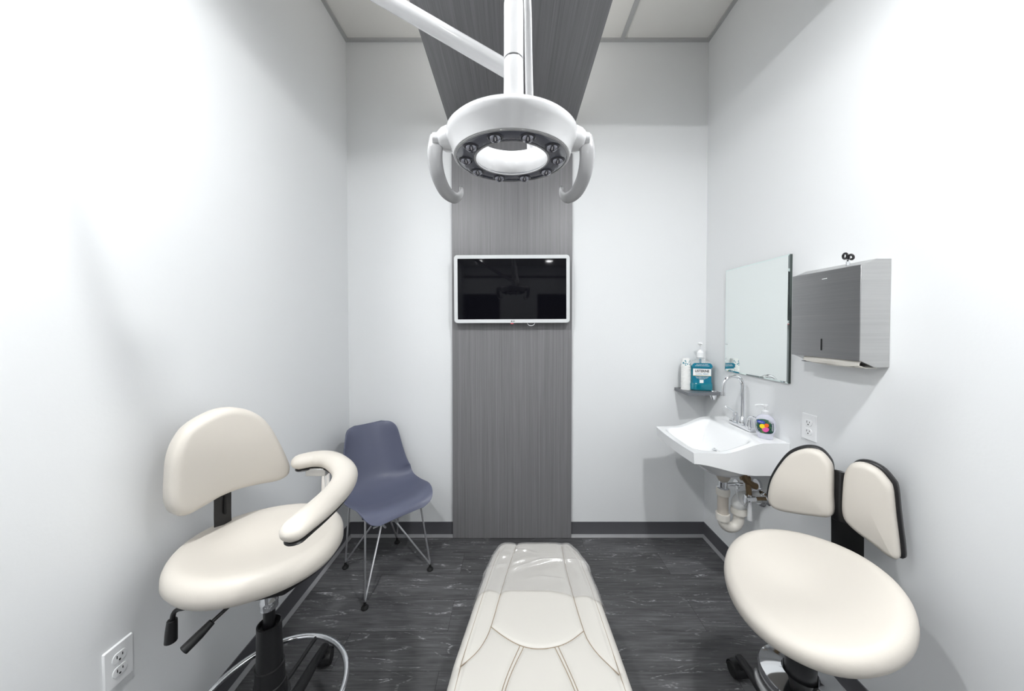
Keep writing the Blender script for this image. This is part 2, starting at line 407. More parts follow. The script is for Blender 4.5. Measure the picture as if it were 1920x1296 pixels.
rings = [[(x, TY+.03, z) for x, z in o1], [(x, TY+.004, z) for x, z in o1],
         [(x+(-.011-x)*.012, TY, z+(1.676-z)*.012) for x, z in o1], [(x, TY+.001, z) for x, z in i1], [(x, TY+.008, z) for x, z in i1]]
FR.add([p for r in rings for p in r], [(i*n+k, i*n+(k+1) % n, (i+1)*n+(k+1) % n, (i+1)*n+k) for i in range(4) for k in range(n)])
build('frame', FR.X(rot), tvf, t, sharp=30)
build('screen', MB().box((TX0+.022, TY+.003, TZ0+.023), (TX1-.021, TY+.012, TZ1-.022)).X(rot), tvs, t)
build('back_housing', MB().box((TX0+.03, TY+.012, TZ0+.03), (TX1-.03, TY+.05, TZ1-.03)).X(rot), black, t, bevel=.01)
build('wall_bracket', MB().box((-.16, TY+.05, 1.6), (.14, 2.1915, 1.8)), blackm, t)
Mt = frame((.0, TY-.0005, TZ0+.012), (1, 0, 0), (0, 0, 1), (0, -1, 0))
bl = text_mb('LG', .011, Mt, bold=.0003); bl.cyl((-.013, TY+.001, TZ0+.012), (-.013, TY-.001, TZ0+.012), .004)
build('logo', bl, ink, t)
build('power_light', MB().cbox((-.010, TY+.012, TZ0-.0025), (.020, .018, .008)), redm, t, bevel=.002)
build('cable', MB().sweep(crom([(.085, TY+.03, TZ0+.01), (.098, TY+.02, TZ0-.012), (.118, TY+.015, TZ0-.016), (.135, TY+.02, TZ0-.008), (.14, TY+.03, TZ0+.01)], 6), .0022, 8), plast, t)

# ============================================================ SHELL CHAIR
def shell_chair():
    t = thing('shell_chair', 'slate blue moulded shell chair on thin steel wire legs in the corner', 'chair', (-.755, 1.905, 0))
    T = Matrix.Translation((-.755, 1.905, 0)) @ Matrix.Rotation(math.radians(45), 4, 'Z')
    prof = [(-.214, .410, .125), (-.207, .428, .178), (-.186, .440, .203), (-.145, .443, .214), (-.09, .436, .219), (-.02, .427, .223), (.06, .430, .223), (.125, .447, .220),
            (.170, .485, .213), (.193, .54, .200), (.207, .60, .190), (.222, .67, .179), (.236, .74, .166), (.246, .785, .150), (.251, .806, .125), (.253, .815, .085)]
    A = crom([Vector(p) for p in prof], 4)
    G = []
    for i, p in enumerate(A):
        tt = i/(len(A)-1); row = []
        a = A[max(i-1, 0)]; b = A[min(i+1, len(A)-1)]; tx, tz = b.x-a.x, b.y-a.y; l = math.hypot(tx, tz); nx, nz = -tz/l, tx/l   # normal towards the sitter
        lift = .040*(1-sm(.45, .75, tt))*sm(.0, .22, tt)+.062*sm(.38, .6, tt)*(1-sm(.80, 1, tt))*1.0+.012
        for j in range(33):
            s = -1+2*j/32; k = abs(s)**2.6
            row.append(T @ Vector((p.z*s*(1-.02*k), p.x+nx*lift*k, p.y+nz*lift*k)))
        G.append(row)
    build('shell', MB().grid(G), shellm, t, sharp=60, solid=.007, bevel=.002)
    r = .0052
    def rod(pts, rr=r): build('wire_leg', MB().sweep([T @ Vector(p) for p in pts], rr, 10), steelrod, t)
    feet = {(-1, -1): (-.187, -.185), (1, -1): (.187, -.185), (-1, 1): (-.160, .185), (1, 1): (.160, .185)}
    for (sx, sy), (fx, fy) in feet.items():
        base = (fx, fy, .026); top = (sx*.155, -.115 if sy < 0 else .115, .433)
        pts = crom([(sx*.034, sy*.035, .36), (fx-sx*.008, fy-sy*.004, .045), (fx, fy, .030), (fx+sx*.001, fy, .048), top], 6)
        pts = [Vector((sx*.034, sy*.035, .305)), Vector((fx-sx*.007, fy-sy*.006, .048)), Vector((fx, fy, .034)), Vector((fx-sx*.001, fy-sy*.001, .05)), Vector(top)]
        rod(pts)
        f = MB(); f.lathe([(0, .0005), (.017, .0005), (.0185, .006), (.013, .013), (.007, .016), (.006, .032), (0, .032)], (0, 0, 0), 20)
        f.X(T @ Matrix.Translation((fx, fy, 0))); build('foot_glide', f, rubber, t)
        mt = MB().cyl((sx*.155, top[1], .420), (sx*.155, top[1], .437), .016, 16).X(T); build('shell_mount', mt, rubber, t)
    L = MB()
    for sx in (-1, 1):
        L.sweep([T @ Vector(p) for p in [(sx*.034, -.035, .305), (-sx*.12, -.095, .425)]], r, 10)
        L.sweep([T @ Vector(p) for p in [(sx*.034, .035, .305), (-sx*.12, .095, .425)]], r, 10)
        L.sweep([T @ Vector(p) for p in [(sx*.034, -.085, .305), (sx*.034, .085, .305)]], r, 10)
        L.sweep([T @ Vector(p) for p in [(sx*.075, -.085, .345), (sx*.075, .085, .345)]], r, 10)
        L.sweep([T @ Vector(p) for p in [(-.085, sx*.04, .305), (.085, sx*.04, .305)]], r, 10)
        L.sweep([T @ Vector(p) for p in [(-.1, sx*.075, .345), (.1, sx*.075, .345)]], r, 10)
    build('cross_brace', L, steelrod, t)
shell_chair()

# ============================================================ STOOLS
def ellip(a, b, n, k=48):
    out = []
    for i in range(k):
        t = 2*PI*i/k; c, s = math.cos(t), math.sin(t)
        out.append((a*math.copysign(abs(c)**(2/n), c), b*math.copysign(abs(s)**(2/n), s)))
    return out
def seat_map(c, yaw, tilt, roll, bend=0.0):
    R = Matrix.Translation(c) @ Matrix.Rotation(yaw, 4, 'Z') @ Matrix.Rotation(-roll, 4, 'Y') @ Matrix.Rotation(tilt, 4, 'X')
    return lambda u, v, w_: R @ Vector((u, v, w_+bend*u*u)), R
def star_base(t, cx, cy, ang0, R, hub_r, legm):
    build('base_hub', MB().lathe([(0, .075), (hub_r+.012, .075), (hub_r+.015, .10), (hub_r+.006, .14), (hub_r, .15), (0, .15)], (cx, cy, 0)), legm, t)
    for k in range(5):
        a = math.radians(ang0+72*k); d = Vector((math.cos(a), math.sin(a), 0)); p = Vector((-d.y, d.x, 0)); c0 = Vector((cx, cy, 0))
        pts = [c0+d*(R*f)+Vector((0, 0, z)) for f, z in ((.08, .105), (.4, .104), (.75, .094), (1.0, .084))]
        build('base_leg', MB().sweep(pts, [.026, .022, .018, .016], 12, r2=[.020, .017, .013, .011], rnd=True), legm, t)
        c = c0+d*(R-.012); w_ = MB(); q = k*1.3+.4
        if k == 0: q = .35
        ax = Vector((math.cos(a+PI/2+q*.4), math.sin(a+PI/2+q*.4), 0)); fw = Vector((-ax.y, ax.x, 0)); cc = c-fw*.022
        for sgn in (-1, 1):
            w_.cyl(cc+ax*sgn*.006+Vector((0, 0, .0275)), cc+ax*sgn*.027+Vector((0, 0, .0275)), .027, 24)
        ca = build('caster', w_, rubber, t, bevel=.004)
        hd = MB(); hp = []
        for j in range(9):
            b = math.radians(-10+200*j/8); hp.append(cc+fw*.031*math.cos(b)+Vector((0, 0, .0275+.031*math.sin(b))))
        hd.sweep(hp, .004, 10, r2=.026, up=tuple(ax)); hd.cyl(c+Vector((0, 0, .05)), c+Vector((0, 0, .088)), .008, 12)
        build('caster_hood', hd, black, ca)

# ---- left: assistant stool with curved arm
def left_stool():
    cx, cy = -.78, 1.03
    t = thing('assistant_stool', 'cream stool with a curved padded arm and chrome foot ring', 'stool', (cx, cy, 0))
    star_base(t, cx, cy, 93, .33, .045, black)
    build('column', MB().cyl((cx, cy, .40), (cx, cy, .60), .0165), blackm, t)
    sh = MB().lathe([(.0, .14), (.046, .14), (.0445, .298), (.0410, .300), (.0400, .355), (.0360, .357), (.0335, .488), (.030, .490), (.027, .475), (.016, .47)], (cx, cy, 0))
    build('column_shroud', sh, black, t)
    build('lift_collar', MB().lathe([(.0, .538), (.020, .536), (.0245, .540), (.0245, .556), (.0255, .558), (.0255, .566), (.0245, .568), (.0245, .615), (.0, .615)], (cx, cy, 0)), chrome, t)
    ring = [Vector((cx+.218*math.cos(2*PI*k/72), cy+.218*math.sin(2*PI*k/72), .236)) for k in range(72)]
    fr = build('foot_ring', MB().sweep(ring, .0095, 12, closed=True), chrome, t)
    sp = MB()
    for k in range(3):
        a = math.radians(85+120*k); sp.cyl((cx+.04*math.cos(a), cy+.04*math.sin(a), .225), (cx+.216*math.cos(a), cy+.216*math.sin(a), .236), .007, 10)
    sp.lathe([(.046, .205), (.054, .205), (.054, .25), (.046, .25)], (cx, cy, 0), closed=True)
    build('ring_bracket', sp, black, fr)
    fm, R = seat_map((-.806, 1.045, .7215), .55, -.02, -.045)
    def f2(u, v, w_):      # waterfall front, shallow dish
        r = math.hypot(u/.225, v/.222)
        return fm(u, v, w_-(.010*max(0, 1-r*r) if w_ > .03 else 0))
    build('seat', pad(ellip(.229, .222, 2.1), f2, .045, .038, n=80), leather, t, sharp=80)
    mp = MB().prism([(-.865, 1.02), (-.80, .955), (-.70, .985), (-.655, 1.08), (-.70, 1.15), (-.80, 1.13)], .612, .694).prism([(-.82, .99), (-.74, .99), (-.74, 1.07), (-.82, 1.07)], .600, .62)
    build('seat_plate', mp, black, t, bevel=.006)
    # levers, hanging towards the camera's left
    l = MB().sweep(crom([(-.83, 1.0, .655), (-.922, .93, .634), (-.965, .93, .620), (-.980, .93, .606), (-.984, .93, .575)], 6), .0062, 12)
    lv = build('lever', l, blackm, t)
    build('lever_grip', MB().sweep([(-.984, .93, .590), (-.985, .928, .56), (-.985, .926, .528)], [.0115, .0135, .0145], 18, rnd=False), black, lv, bevel=.002)
    l = MB().cyl((-.78, .985, .662), (-.838, .892, .614), .005, 12); lv = build('lever', l, blackm, t)
    build('lever_grip', MB().sweep([(-.836, .896, .616), (-.850, .873, .600), (-.868, .846, .582)], [.009, .0118, .0125], 18), black, lv, bevel=.002)
    # backrest
    P = Vector((-.962, 1.115, 0)); tg = Vector((.376, .927, 0)); nn = Vector((.927, -.376, 0))
    s = .957
    bo = [(-.183, .886), (-.181, .96), (-.176, 1.015), (-.160, 1.062), (-.128, 1.102), (-.06, 1.130), (.001, 1.129), (.058, 1.100), (.105, 1.045), (.144, .958), (.170, .885), (.178, .850), (.170, .820), (.135, .810), (.075, .822), (.014, .833), (-.045, .835), (-.095, .826), (-.14, .822), (-.168, .838)]
    bo = [(u*s, EYE-(1.418-z)*s) for u, z in bo]
    def bm_(u, v, w_):
        c = .55*u*u
        return P+tg*u+nn*(w_+c-.012)+Vector((0, 0, v))
    build('backrest', pad(bo, bm_, .048, .024, n=90, dome=.004), leather, t, sharp=80)
    bar = MB()
    bar.sweep([P-nn*.012+tg*-.022+Vector((0, 0, 1.0)), P-nn*.014+tg*-.024+Vector((0, 0, .80)), P-nn*.012+tg*-.024+Vector((0, 0, .70)), P+nn*.03+tg*-.024+Vector((0, 0, .668)), Vector((-.84, 1.04, .667))], [.026, .026, .026, .03, .04], 4, r2=[.007]*5, up=tuple(nn))
    bar.X(Matrix.Identity(4)); b = build('back_bar', bar, black, t, bevel=.002, sharp=30)
    q = P-nn*.002
    build('slot', MB().sweep([q+tg*-.022+Vector((0, 0, .86)), q+tg*-.022+Vector((0, 0, .805))], [.003, .0045], 10, rnd=True), slotm, b)
    # curved arm
    ap = [(-.790, 1.212), (-.750, 1.236), (-.695, 1.229), (-.632, 1.180), (-.578, 1.115), (-.548, 1.045), (-.536, .975), (-.535, .90), (-.540, .84), (-.543, .805)]
    path = crom([(x, y, .932) for x, y in ap], 6); n = len(path)
    rw = [.033+.006*math.sin(PI*i/(n-1)) for i in range(n)]
    am = build('arm_pad', MB().sweep(path, rw, 24, r2=[a*.80 for a in rw], rnd=True), leather, t, sharp=80)
    path2 = [p-Vector((0, 0, .0275)) for p in path[1:-1]]
    build('pad_underside', MB().sweep(path2, .026, 12, r2=.007, rnd=True), black, am)
    post = MB().cbox((-.735, 1.228, .893), (.075, .045, .028)); build('arm_bracket', post, steel, t, bevel=.003)
    po = MB().sweep([(-.712, 1.228, .885), (-.712, 1.228, .66)], .014, 16).cyl((-.695, 1.222, .885), (-.695, 1.222, .70), .006, 12)
    build('arm_post', po, chrome, t)
    rl = MB().sweep(crom([(-.712, 1.228, .668), (-.700, 1.20, .655), (-.65, 1.08, .652), (-.72, 1.04, .662), (-.78, 1.03, .668)], 6), .012, 12)
    build('arm_rail', rl, chrome, t)
left_stool()

# ---- right: operator stool with split back
def right_stool():
    cx, cy = .90, 1.01
    t = thing('operator_stool', 'cream operator stool with a split two pad black edged backrest', 'stool', (cx, cy, 0))
    star_base(t, cx, cy, 86, .302, .050, black)
    sh = MB().lathe([(0, .14), (.043, .14), (.042, .30), (.0405, .302), (.0395, .455), (.037, .458), (.034, .445), (.0, .44)], (cx, cy, 0)); build('column_shroud', sh, black, t)
    build('column', MB().cyl((cx, cy, .44), (cx, cy, .60), .028), blackm, t)
    dm = MB().lathe([(.047, .27), (.098, .30), (.107, .312), (.108, .330), (.104, .338), (.09, .342), (.047, .350)], (cx, cy, 0), 64, closed=True); dd = build('lift_disc', dm, chrome, t, sharp=30)
    R0 = .108; fl = []
    for k in range(15):
        a = math.radians(150+k*6.5); wd = .020*math.sin(PI*(k+.8)/16)
        fl.append([Vector((cx+(R0+.002)*math.cos(a), cy+(R0+.002)*math.sin(a), .305)), Vector((cx+(R0+.004+wd)*math.cos(a), cy+(R0+.004+wd)*math.sin(a), .298))])
    build('foot_lever', MB().grid(fl), steel, dd, solid=.004)
    fm, R = seat_map((.905, 1.0, .655-.043), -.905, .335, .105)
    def f2(u, v, w_):
        r = math.hypot(u/.225, v/.222)
        dip = .012*max(0, 1-r*r)+.006*math.exp(-((v-.12)/.05)**2)*0
        return fm(u*(1+.10*v/.22), v, w_-(dip if w_ > .03 else 0))
    # superellipse, a little broader at the back
    build('seat', pad(ellip(.221, .214, 2.1), lambda u, v, w_: f2(u, v, w_), .045, .040, n=80), leather, t, sharp=80)
    mp = MB().prism([(-.09, -.11), (.09, -.11), (.1, .12), (-.1, .12)], -.06, -.03).X(R); build('seat_plate', mp, black, t, bevel=.006)
    P = Vector((1.175, 1.155, 0)); tg = Vector((-.5, .866, 0)); nn = Vector((-.866, -.5, 0)); s = .98
    def bmap(u0, v, w_):
        u = u0; a = abs(u+.0)
        fwd = .9*u*u*(1 if u > 0 else .55)
        return P+tg*u+nn*(w_+fwd)+Vector((0, 0, v))
    A = [(.224, .727), (.214, .789), (.188, .857), (.156, .912), (.113, .944), (.072, .948), (.044, .924), (.031, .889), (.029, .797), (.027, .733), (.041, .709), (.086, .694), (.153, .678), (.199, .676), (.220, .694)]
    B = [(-.002, .875), (-.008, .906), (-.024, .934), (-.053, .944), (-.086, .933), (-.108, .908), (-.119, .883), (-.127, .795), (-.137, .695), (-.136, .663), (-.112, .660), (-.080, .677), (-.042, .694), (-.012, .716), (.000, .745), (.001, .810)]
    Z = lambda o: [(u*s, EYE-(1.418-z)*s) for u, z in o]
    for o, k in ((A, 0), (B, 1)):
        p = build('back_pad', pad(Z([(u*(.95 if k == 0 else 1), z) for u, z in o]), bmap, .030, .018, n=72, dome=.006), leather, t, sharp=80)
        oc = Z([(u*(.95 if k == 0 else 1), z) for u, z in o]); mx = sum(a for a, _ in oc)/len(oc); mz = sum(b for _, b in oc)/len(oc)
        ou = [(mx+(a-mx)*1.045+(.008 if k == 0 else -.006), mz+(b-mz)*1.03+.003) for a, b in oc]
        build('pad_shell', pad(ou, lambda u, v, w_: bmap(u, v, w_-.022), .018, .008, n=72), black, p, sharp=60)
    c = .012
    bar = MB().sweep([bmap(c, EYE-(1.418-z)*s, -.006) for z in (.888, .80, .745, .70)], [.021]*4, 4, r2=[.008]*4, up=tuple(nn))
    build('centre_bridge', bar, blackm, t, bevel=.003, sharp=30)
    b2 = MB().sweep([bmap(-.004, .80, -.012), bmap(-.004, .70, -.020), bmap(-.004, .62, -.024), bmap(-.004, .575, -.02), bmap(-.004, .550, .03), Vector((.93, 1.02, .545))], [.044]*4+[.04, .05], 4, r2=[.007]*6, up=tuple(nn))
    build('back_bar', b2, black, t, bevel=.002, sharp=30)
right_stool()

# ============================================================ DENTAL CHAIR
def dental_chair():
    ZT = .515
    Ledge = [(-.75, -.19), (.3, -.205), (.6, -.195), (.809, -.176), (.889, -.168), (1.09, -.134), (1.255, -.103), (1.326, -.085), (1.365, -.066), (1.392, -.042)]
    Redge = [(-.75, .33), (.3, .335), (.6, .322), (.809, .309), (.921, .306), (1.06, .301), (1.144, .298), (1.275, .287), (1.334, .268), (1.365, .252), (1.392, .238)]
    seams = [[(.016, 1.389), (-.02, 1.241), (-.047, 1.111), (-.070, .996), (-.087, .947), (-.109, .912), (-.146, .876)],
             [(.203, 1.375), (.201, 1.235), (.206, 1.09), (.214, .982), (.223, .943), (.242, .906), (.281, .856)],
             [(-.070, .996), (-.028, .963), (.02, .936), (.07, .926), (.126, .933), (.169, .951), (.214, .982)],
             [(.019, .937), (-.032, .809), (-.06, .62), (-.07, .2)], [(.029, .932), (-.024, .809), (-.045, .62), (-.055, .2)],
             [(.119, .932), (.158, .809), (.19, .62), (.2, .2)], [(.129, .934), (.166, .809), (.205, .62), (.215, .2)]]
    sm_ = [crom([(x, y, 0) for x, y in s_], 8) for s_ in seams]
    segs = np.array([[p.x, p.y, q.x, q.y] for s_ in sm_ for p, q in zip(s_, s_[1:])])
    # one more, low frequency: the wide crease between the side bolsters and the seat
    t = thing('dental_chair', 'cream upholstered dental chair leg rest with a clear plastic toe cover', 'dental chair', (.07, .35, 0))
    rows = []
    ys = list(np.concatenate([np.linspace(-.72, .70, 60), np.linspace(.705, 1.392, 175)]))
    NU = 150
    def top(x, y, sgn, groove=True):
        z = np.zeros_like(x)
        if groove:
            d = np.full(x.shape, 9.0)
            for a, b, c, e in segs:
                if abs((b+e)/2-y) > .2: continue
                vx, vy = c-a, e-b; L = vx*vx+vy*vy+1e-12
                k = np.clip(((x-a)*vx+(y-b)*vy)/L, 0, 1)
                d = np.minimum(d, np.hypot(x-(a+k*vx), y-(b+k*vy)))
            z -= .0045*np.exp(-(d/.0045)**2)+.004*np.exp(-(d/.018)**2)
        return z
    def section(y, off=0.0, zoff=0.0, wr=0.0):
        l = interp(y, Ledge); r = interp(y, Redge); cx = (l+r)/2; hw = (r-l)/2+off
        u = np.linspace(-1.0, 1.0, NU)
        th = u*PI/2*1.12
        e = .030                                    # bolster radius
        q = np.abs(u); flat = 1-e*1.9/hw*.6
        xs = np.where(q < .86, u*(hw-e)/.86, np.sign(u)*((hw-e)+e*np.sin(np.clip((q-.86)/.14, 0, 1)*PI*.5*1.35)))
        zs = np.where(q < .86, 0, -e*(1-np.cos(np.clip((q-.86)/.14, 0, 1)*PI*.5*1.35)))
        x = cx+xs; z = ZT+zs+zoff+off*.6+top(x, y, 0)
        z = z-.006*np.exp(-((np.abs(xs)-(hw-e*1.05))/.005)**2)*(1 if y < 1.36 else 0)*.5
        endd = max(0, (y-1.362)/.03); z = z-.03*(1-math.sqrt(max(0, 1-min(endd, 1)**2)))
        if wr:
            for i in range(NU):
                xx, yy = float(x[i]), y
                w_ = 0
                w_ += .0065*math.exp(-((yy-(1.215+.05*math.sin((xx)*9)))/.010)**2)*sm(.30, .17, abs(xx-.17)+.05) if True else 0
                w_ += .004*math.exp(-((yy-(1.262+.35*(xx-.03)**1 if xx > -.2 else 0))/.008)**2)*sm(.16, .05, abs(xx+.03))
                w_ += .004*math.exp(-((yy-1.172-.10*(xx-.16)-.01*math.sin(xx*22))/.007)**2)*sm(.10, .02, abs(xx-.13))
                w_ += .0035*math.exp(-((yy-1.325+.03*xx)/.005)**2)*sm(.06, .01, abs(xx-.015))
                w_ += .0030*noise.noise(Vector((xx*9, yy*26, 3)))+.003*math.exp(-((yy-1.30-.02*math.sin(xx*30))/.006)**2)*sm(.12, .03, abs(xx-.0))
                z[i] += w_*wr*sm(1.39, 1.33, yy)
        else:
            z = z+.0
        return [Vector((float(a), y, float(b))) for a, b in zip(x, z)]
    G = [section(float(y)) for y in ys]
    # sides down to the underside
    low = []
    for g in G:
        a, b = g[0], g[-1]; d = .055
        low.append([Vector((a.x+.006, a.y, a.z-d)), Vector((a.x+.002, a.y, a.z-d*.6))]+g+[Vector((b.x-.002, b.y, b.z-d*.6)), Vector((b.x-.006, b.y, b.z-d))])
    front = [Vector((p.x*.995+.0005, p.y+.006, p.z-.020)) for p in low[-1]]
    front2 = [Vector((p.x, p.y+.003, min(p.z, ZT-.10)) ) for p in front]
    mb = MB().grid(low+[front, front2], flip=True)
    build('upholstery', mb, leather2, t, sharp=70)
    th = MB()
    for s_ in sm_:
        pts = []
        for p in s_:
            if p.y > 1.37: continue
            z = ZT+float(top(np.array([p.x]), p.y, 0)[0])
            pts.append(Vector((p.x, p.y, z+.0006)))
        th = MB().sweep(pts, .0013, 6); build('seam', th, seam_m, t)
    for s_, ed in ((-1, Ledge), (1, Redge)):
        pts = []
        for y in np.linspace(.25, 1.33, 40):
            l = interp(y, Ledge); r = interp(y, Redge); hw = (r-l)/2; pts.append(Vector(((l+r)/2+s_*(hw-.026), float(y), ZT-.0022)))
        build('seam', MB().sweep(pts, .0011, 6), seam_m, t)
    # plastic toe sleeve
    cov = [(-.18, 1.075), (-.133, 1.088), (-.113, 1.111), (-.09, 1.119), (-.048, 1.113), (-.02, 1.119), (.106, 1.117), (.115, 1.119), (.194, 1.100), (.215, 1.096), (.249, 1.096), (.297, 1.067), (.33, 1.06)]
    rowsc = []
    for k in range(90):
        f = k/89; base = section(lerp(1.10, 1.392, f), .004, .0025, 2.0); row = []
        for p in base:
            y0 = interp(p.x, cov); 
            row.append(p)
        rowsc.append(row)
    # stretch rows so that the free edge follows the wavy line
    Gc = []
    for k in range(90):
        f = k/89; row = []
        for j in range(NU):
            xr = rowsc[0][j].x; y = lerp(interp(xr, cov), 1.396, f)
            row.append((y, j))
        Gc.append(row)
    cache = {}
    def sec(y):
        k = round(y, 3)
        if k not in cache: cache[k] = section(min(k, 1.392), .004, .004, 2.0)
        return cache[k]
    GG = [[Vector((sec(y)[j].x, y, sec(y)[j].z)) for (y, j) in row] for row in Gc]
    fr = [Vector((p.x, p.y+.010, p.z-.02)) for p in GG[-1]]; fr2 = [Vector((p.x, p.y, ZT-.11)) for p in fr]
    build('toe_cover', MB().grid(GG+[fr, fr2]), cover_m, t, sharp=70)
    # hard shell under the cushion, lift column, floor plate
    us = MB().prism([(-.10, 1.30), (.25, 1.30), (.27, 1.0), (.30, .5), (.29, -.7), (-.15, -.7), (-.17, .5), (-.12, 1.0)], .40, .462)
    build('support_shell', us, gwhite, t, bevel=.02, seg=3)
    ba = MB().prism([(-.09, .75), (.23, .75), (.27, .35), (.23, -.25), (-.09, -.25), (-.13, .35)], .06, .402); build('pedestal', ba, gwhite, t, bevel=.03, seg=3)
    fp = MB().prism([(-.15, .82), (.29, .82), (.33, .3), (.27, -.55), (-.13, -.55), (-.19, .3)], .0005, .06); build('floor_plate', fp, lampg, t, bevel=.012, seg=3)
cover_m = bpy.data.materials.new('clear_sleeve'); cover_m.use_nodes = True
_n = cover_m.node_tree; _b = _n.nodes['Principled BSDF']; _b.inputs['Base Color'].default_value = (.52, .51, .50, 1); _b.inputs['Roughness'].default_value = .2
_b.inputs['Alpha'].default_value = .36; _b.inputs['Coat Weight'].default_value = 1; _b.inputs['Coat Roughness'].default_value = .16
_t = _n.nodes.new('ShaderNodeTexCoord'); _z = _n.nodes.new('ShaderNodeTexNoise'); _z.inputs['Scale'].default_value = 14; _n.links.new(_t.outputs['Object'], _z.inputs['Vector'])
_p = _n.nodes.new('ShaderNodeBump'); _p.inputs['Strength'].default_value = .25; _p.inputs['Distance'].default_value = .004; _n.links.new(_z.outputs['Fac'], _p.inputs['Height']); _n.links.new(_p.outputs['Normal'], _b.inputs['Normal']); _n.links.new(_p.outputs['Normal'], _b.inputs['Coat Normal'])
dental_chair()

# ============================================================ OPERATING LAMP
def dental_lamp():
    c = Vector((-.004, .72, 1.798))
    t = thing('dental_lamp', 'white ring shaped operating lamp on jointed white arms overhead', 'dental lamp', (-.75, .66, LOWZ))
    T = Matrix.Translation(c) @ Matrix.Rotation(math.radians(3), 4, 'X')
    body = MB().lathe([(.1215, .0), (.1245, .0005), (.130, .018), (.136, .030), (.1405, .040), (.140, .047), (.134, .053), (.12, .058), (.095, .060), (.082, .056), (.078, .050), (.0775, .004), (.080, .001)], (0, 0, 0), 96)
    body.f = [f for f in body.f if len(f) == 4]
    hb = build('lamp_ring', body.X(T), lampw, t, sharp=50)
    fc = MB().lathe([(.0785, .0035), (.0785, .0005), (.0845, -.0012), (.116, -.0012), (.1212, .0005), (.1212, .004)], (0, 0, 0), 96, closed=True).X(T)
    build('lens_face', fc, darkglass, t)
    build('face_bezel', MB().lathe([(.1185, -.002), (.1222, -.0015), (.1222, .001), (.1185, .001)], (0, 0, 0), 96, closed=True).lathe([(.0775, -.002), (.0815, -.002), (.0815, .001), (.0775, .001)], (0, 0, 0), 96, closed=True).X(T), lampg, t)
    for k in range(10):
        a = math.radians(36*k); p = Vector((.100*math.cos(a), .100*math.sin(a), 0)); TT = T @ Matrix.Translation(p)
        e = build('led_lens', MB().lathe([(0, -.0115), (.005, -.0105), (.0095, -.0075), (.0125, -.0018), (.0125, .0)], (0, 0, 0), 20).X(TT), ledm, t)
        build('led_collar', MB().lathe([(.0128, -.0036), (.0158, -.0022), (.0158, .0), (.0128, .0)], (0, 0, 0), 24, closed=True).X(TT), ledc, e)
    # side bosses and hanging grips
    for sg, px in ((-1, .159), (1, .156)):
        b = MB().sweep([c+Vector((sg*.125, .0, .045)), c+Vector((sg*.148, 0, .042)), c+Vector((sg*.158, 0, .040))], [.030, .024, .017], 24)
        b.cyl(c+Vector((sg*.155, 0, .042)), c+Vector((sg*(px+.012), 0, .042)), .0145, 24); build('grip_pivot', b, lampw, t, bevel=.002)
        pts = [(sg*(px+.002), .0, .050), (sg*(px+.006), -.006, .020), (sg*(px+.006), -.004, -.010), (sg*(px+.000), .004, -.040), (sg*(px-.012), .020, -.063), (sg*(px-.030), .036, -.070), (sg*(px-.041), .044, -.058), (sg*(px-.042), .046, -.045)]
        path = crom([c+Vector(p) for p in pts], 6); n = len(path)
        build('grip', MB().sweep(path, [.0048]*n, 16, r2=[lerp(.0175, .012, i/(n-1)) for i in range(n)], up=(-sg, 0, 0), rnd=True), lampg, t, sharp=60)
    # neck tubes
    nb = Vector((.000, .605, 1.842))
    build('neck', MB().sweep([nb, nb+Vector((0, 0, .012)), nb+Vector((0, -.002, .035)), Vector((0, .605, 1.915))], [.0195, .0185, .018, .0178], 32), lampw, t)
    build('neck', MB().cyl((0, .605, 1.9185), (0, .605, 2.018), .0178, 32), lampw, t, bevel=.0008)
    build('joint_gap', MB().cyl((0, .605, 1.90), (0, .605, 1.93), .0166, 32), ledc, t)
    build('joint_gap', MB().cyl((0, .605, 2.01), (0, .605, 2.03), .0163, 32), ledc, t)
    build('neck', MB().cyl((0, .605, 2.0215), (0, .605, 2.22), .0172, 32), lampw, t, bevel=.0008)
    build('yoke_rod', MB().sweep(crom([(.046, .842, 1.860), (.043, .83, 1.90), (.034, .74, 2.00), (.027, .655, 2.08), (.016, .625, 2.16)], 6), [lerp(.0115, .006, i/24) for i in range(25)], 16, r2=[.008]*25), lampw, t)
    arm = MB().sweep([(.0, .640, 1.922), (-.75, .655, 2.362)], .0148, 28, rnd=True); build('spring_arm', arm, lampw, t)
    build('drop_post', MB().cyl((-.75, .66, 2.33), (-.75, .66, LOWZ-.04), .022, 28).lathe([(.0, LOWZ-.045), (.06, LOWZ-.04), (.075, LOWZ-.012), (.075, LOWZ-.0005), (0, LOWZ-.0005)], (-.75, .66, 0)), lampw, t)
    build('elbow', MB().lathe([(0, -.03), (.026, -.028), (.028, 0), (.026, .028), (0, .03)], (-.75, .657, 2.362), 24), lampw, t)
dental_lamp()

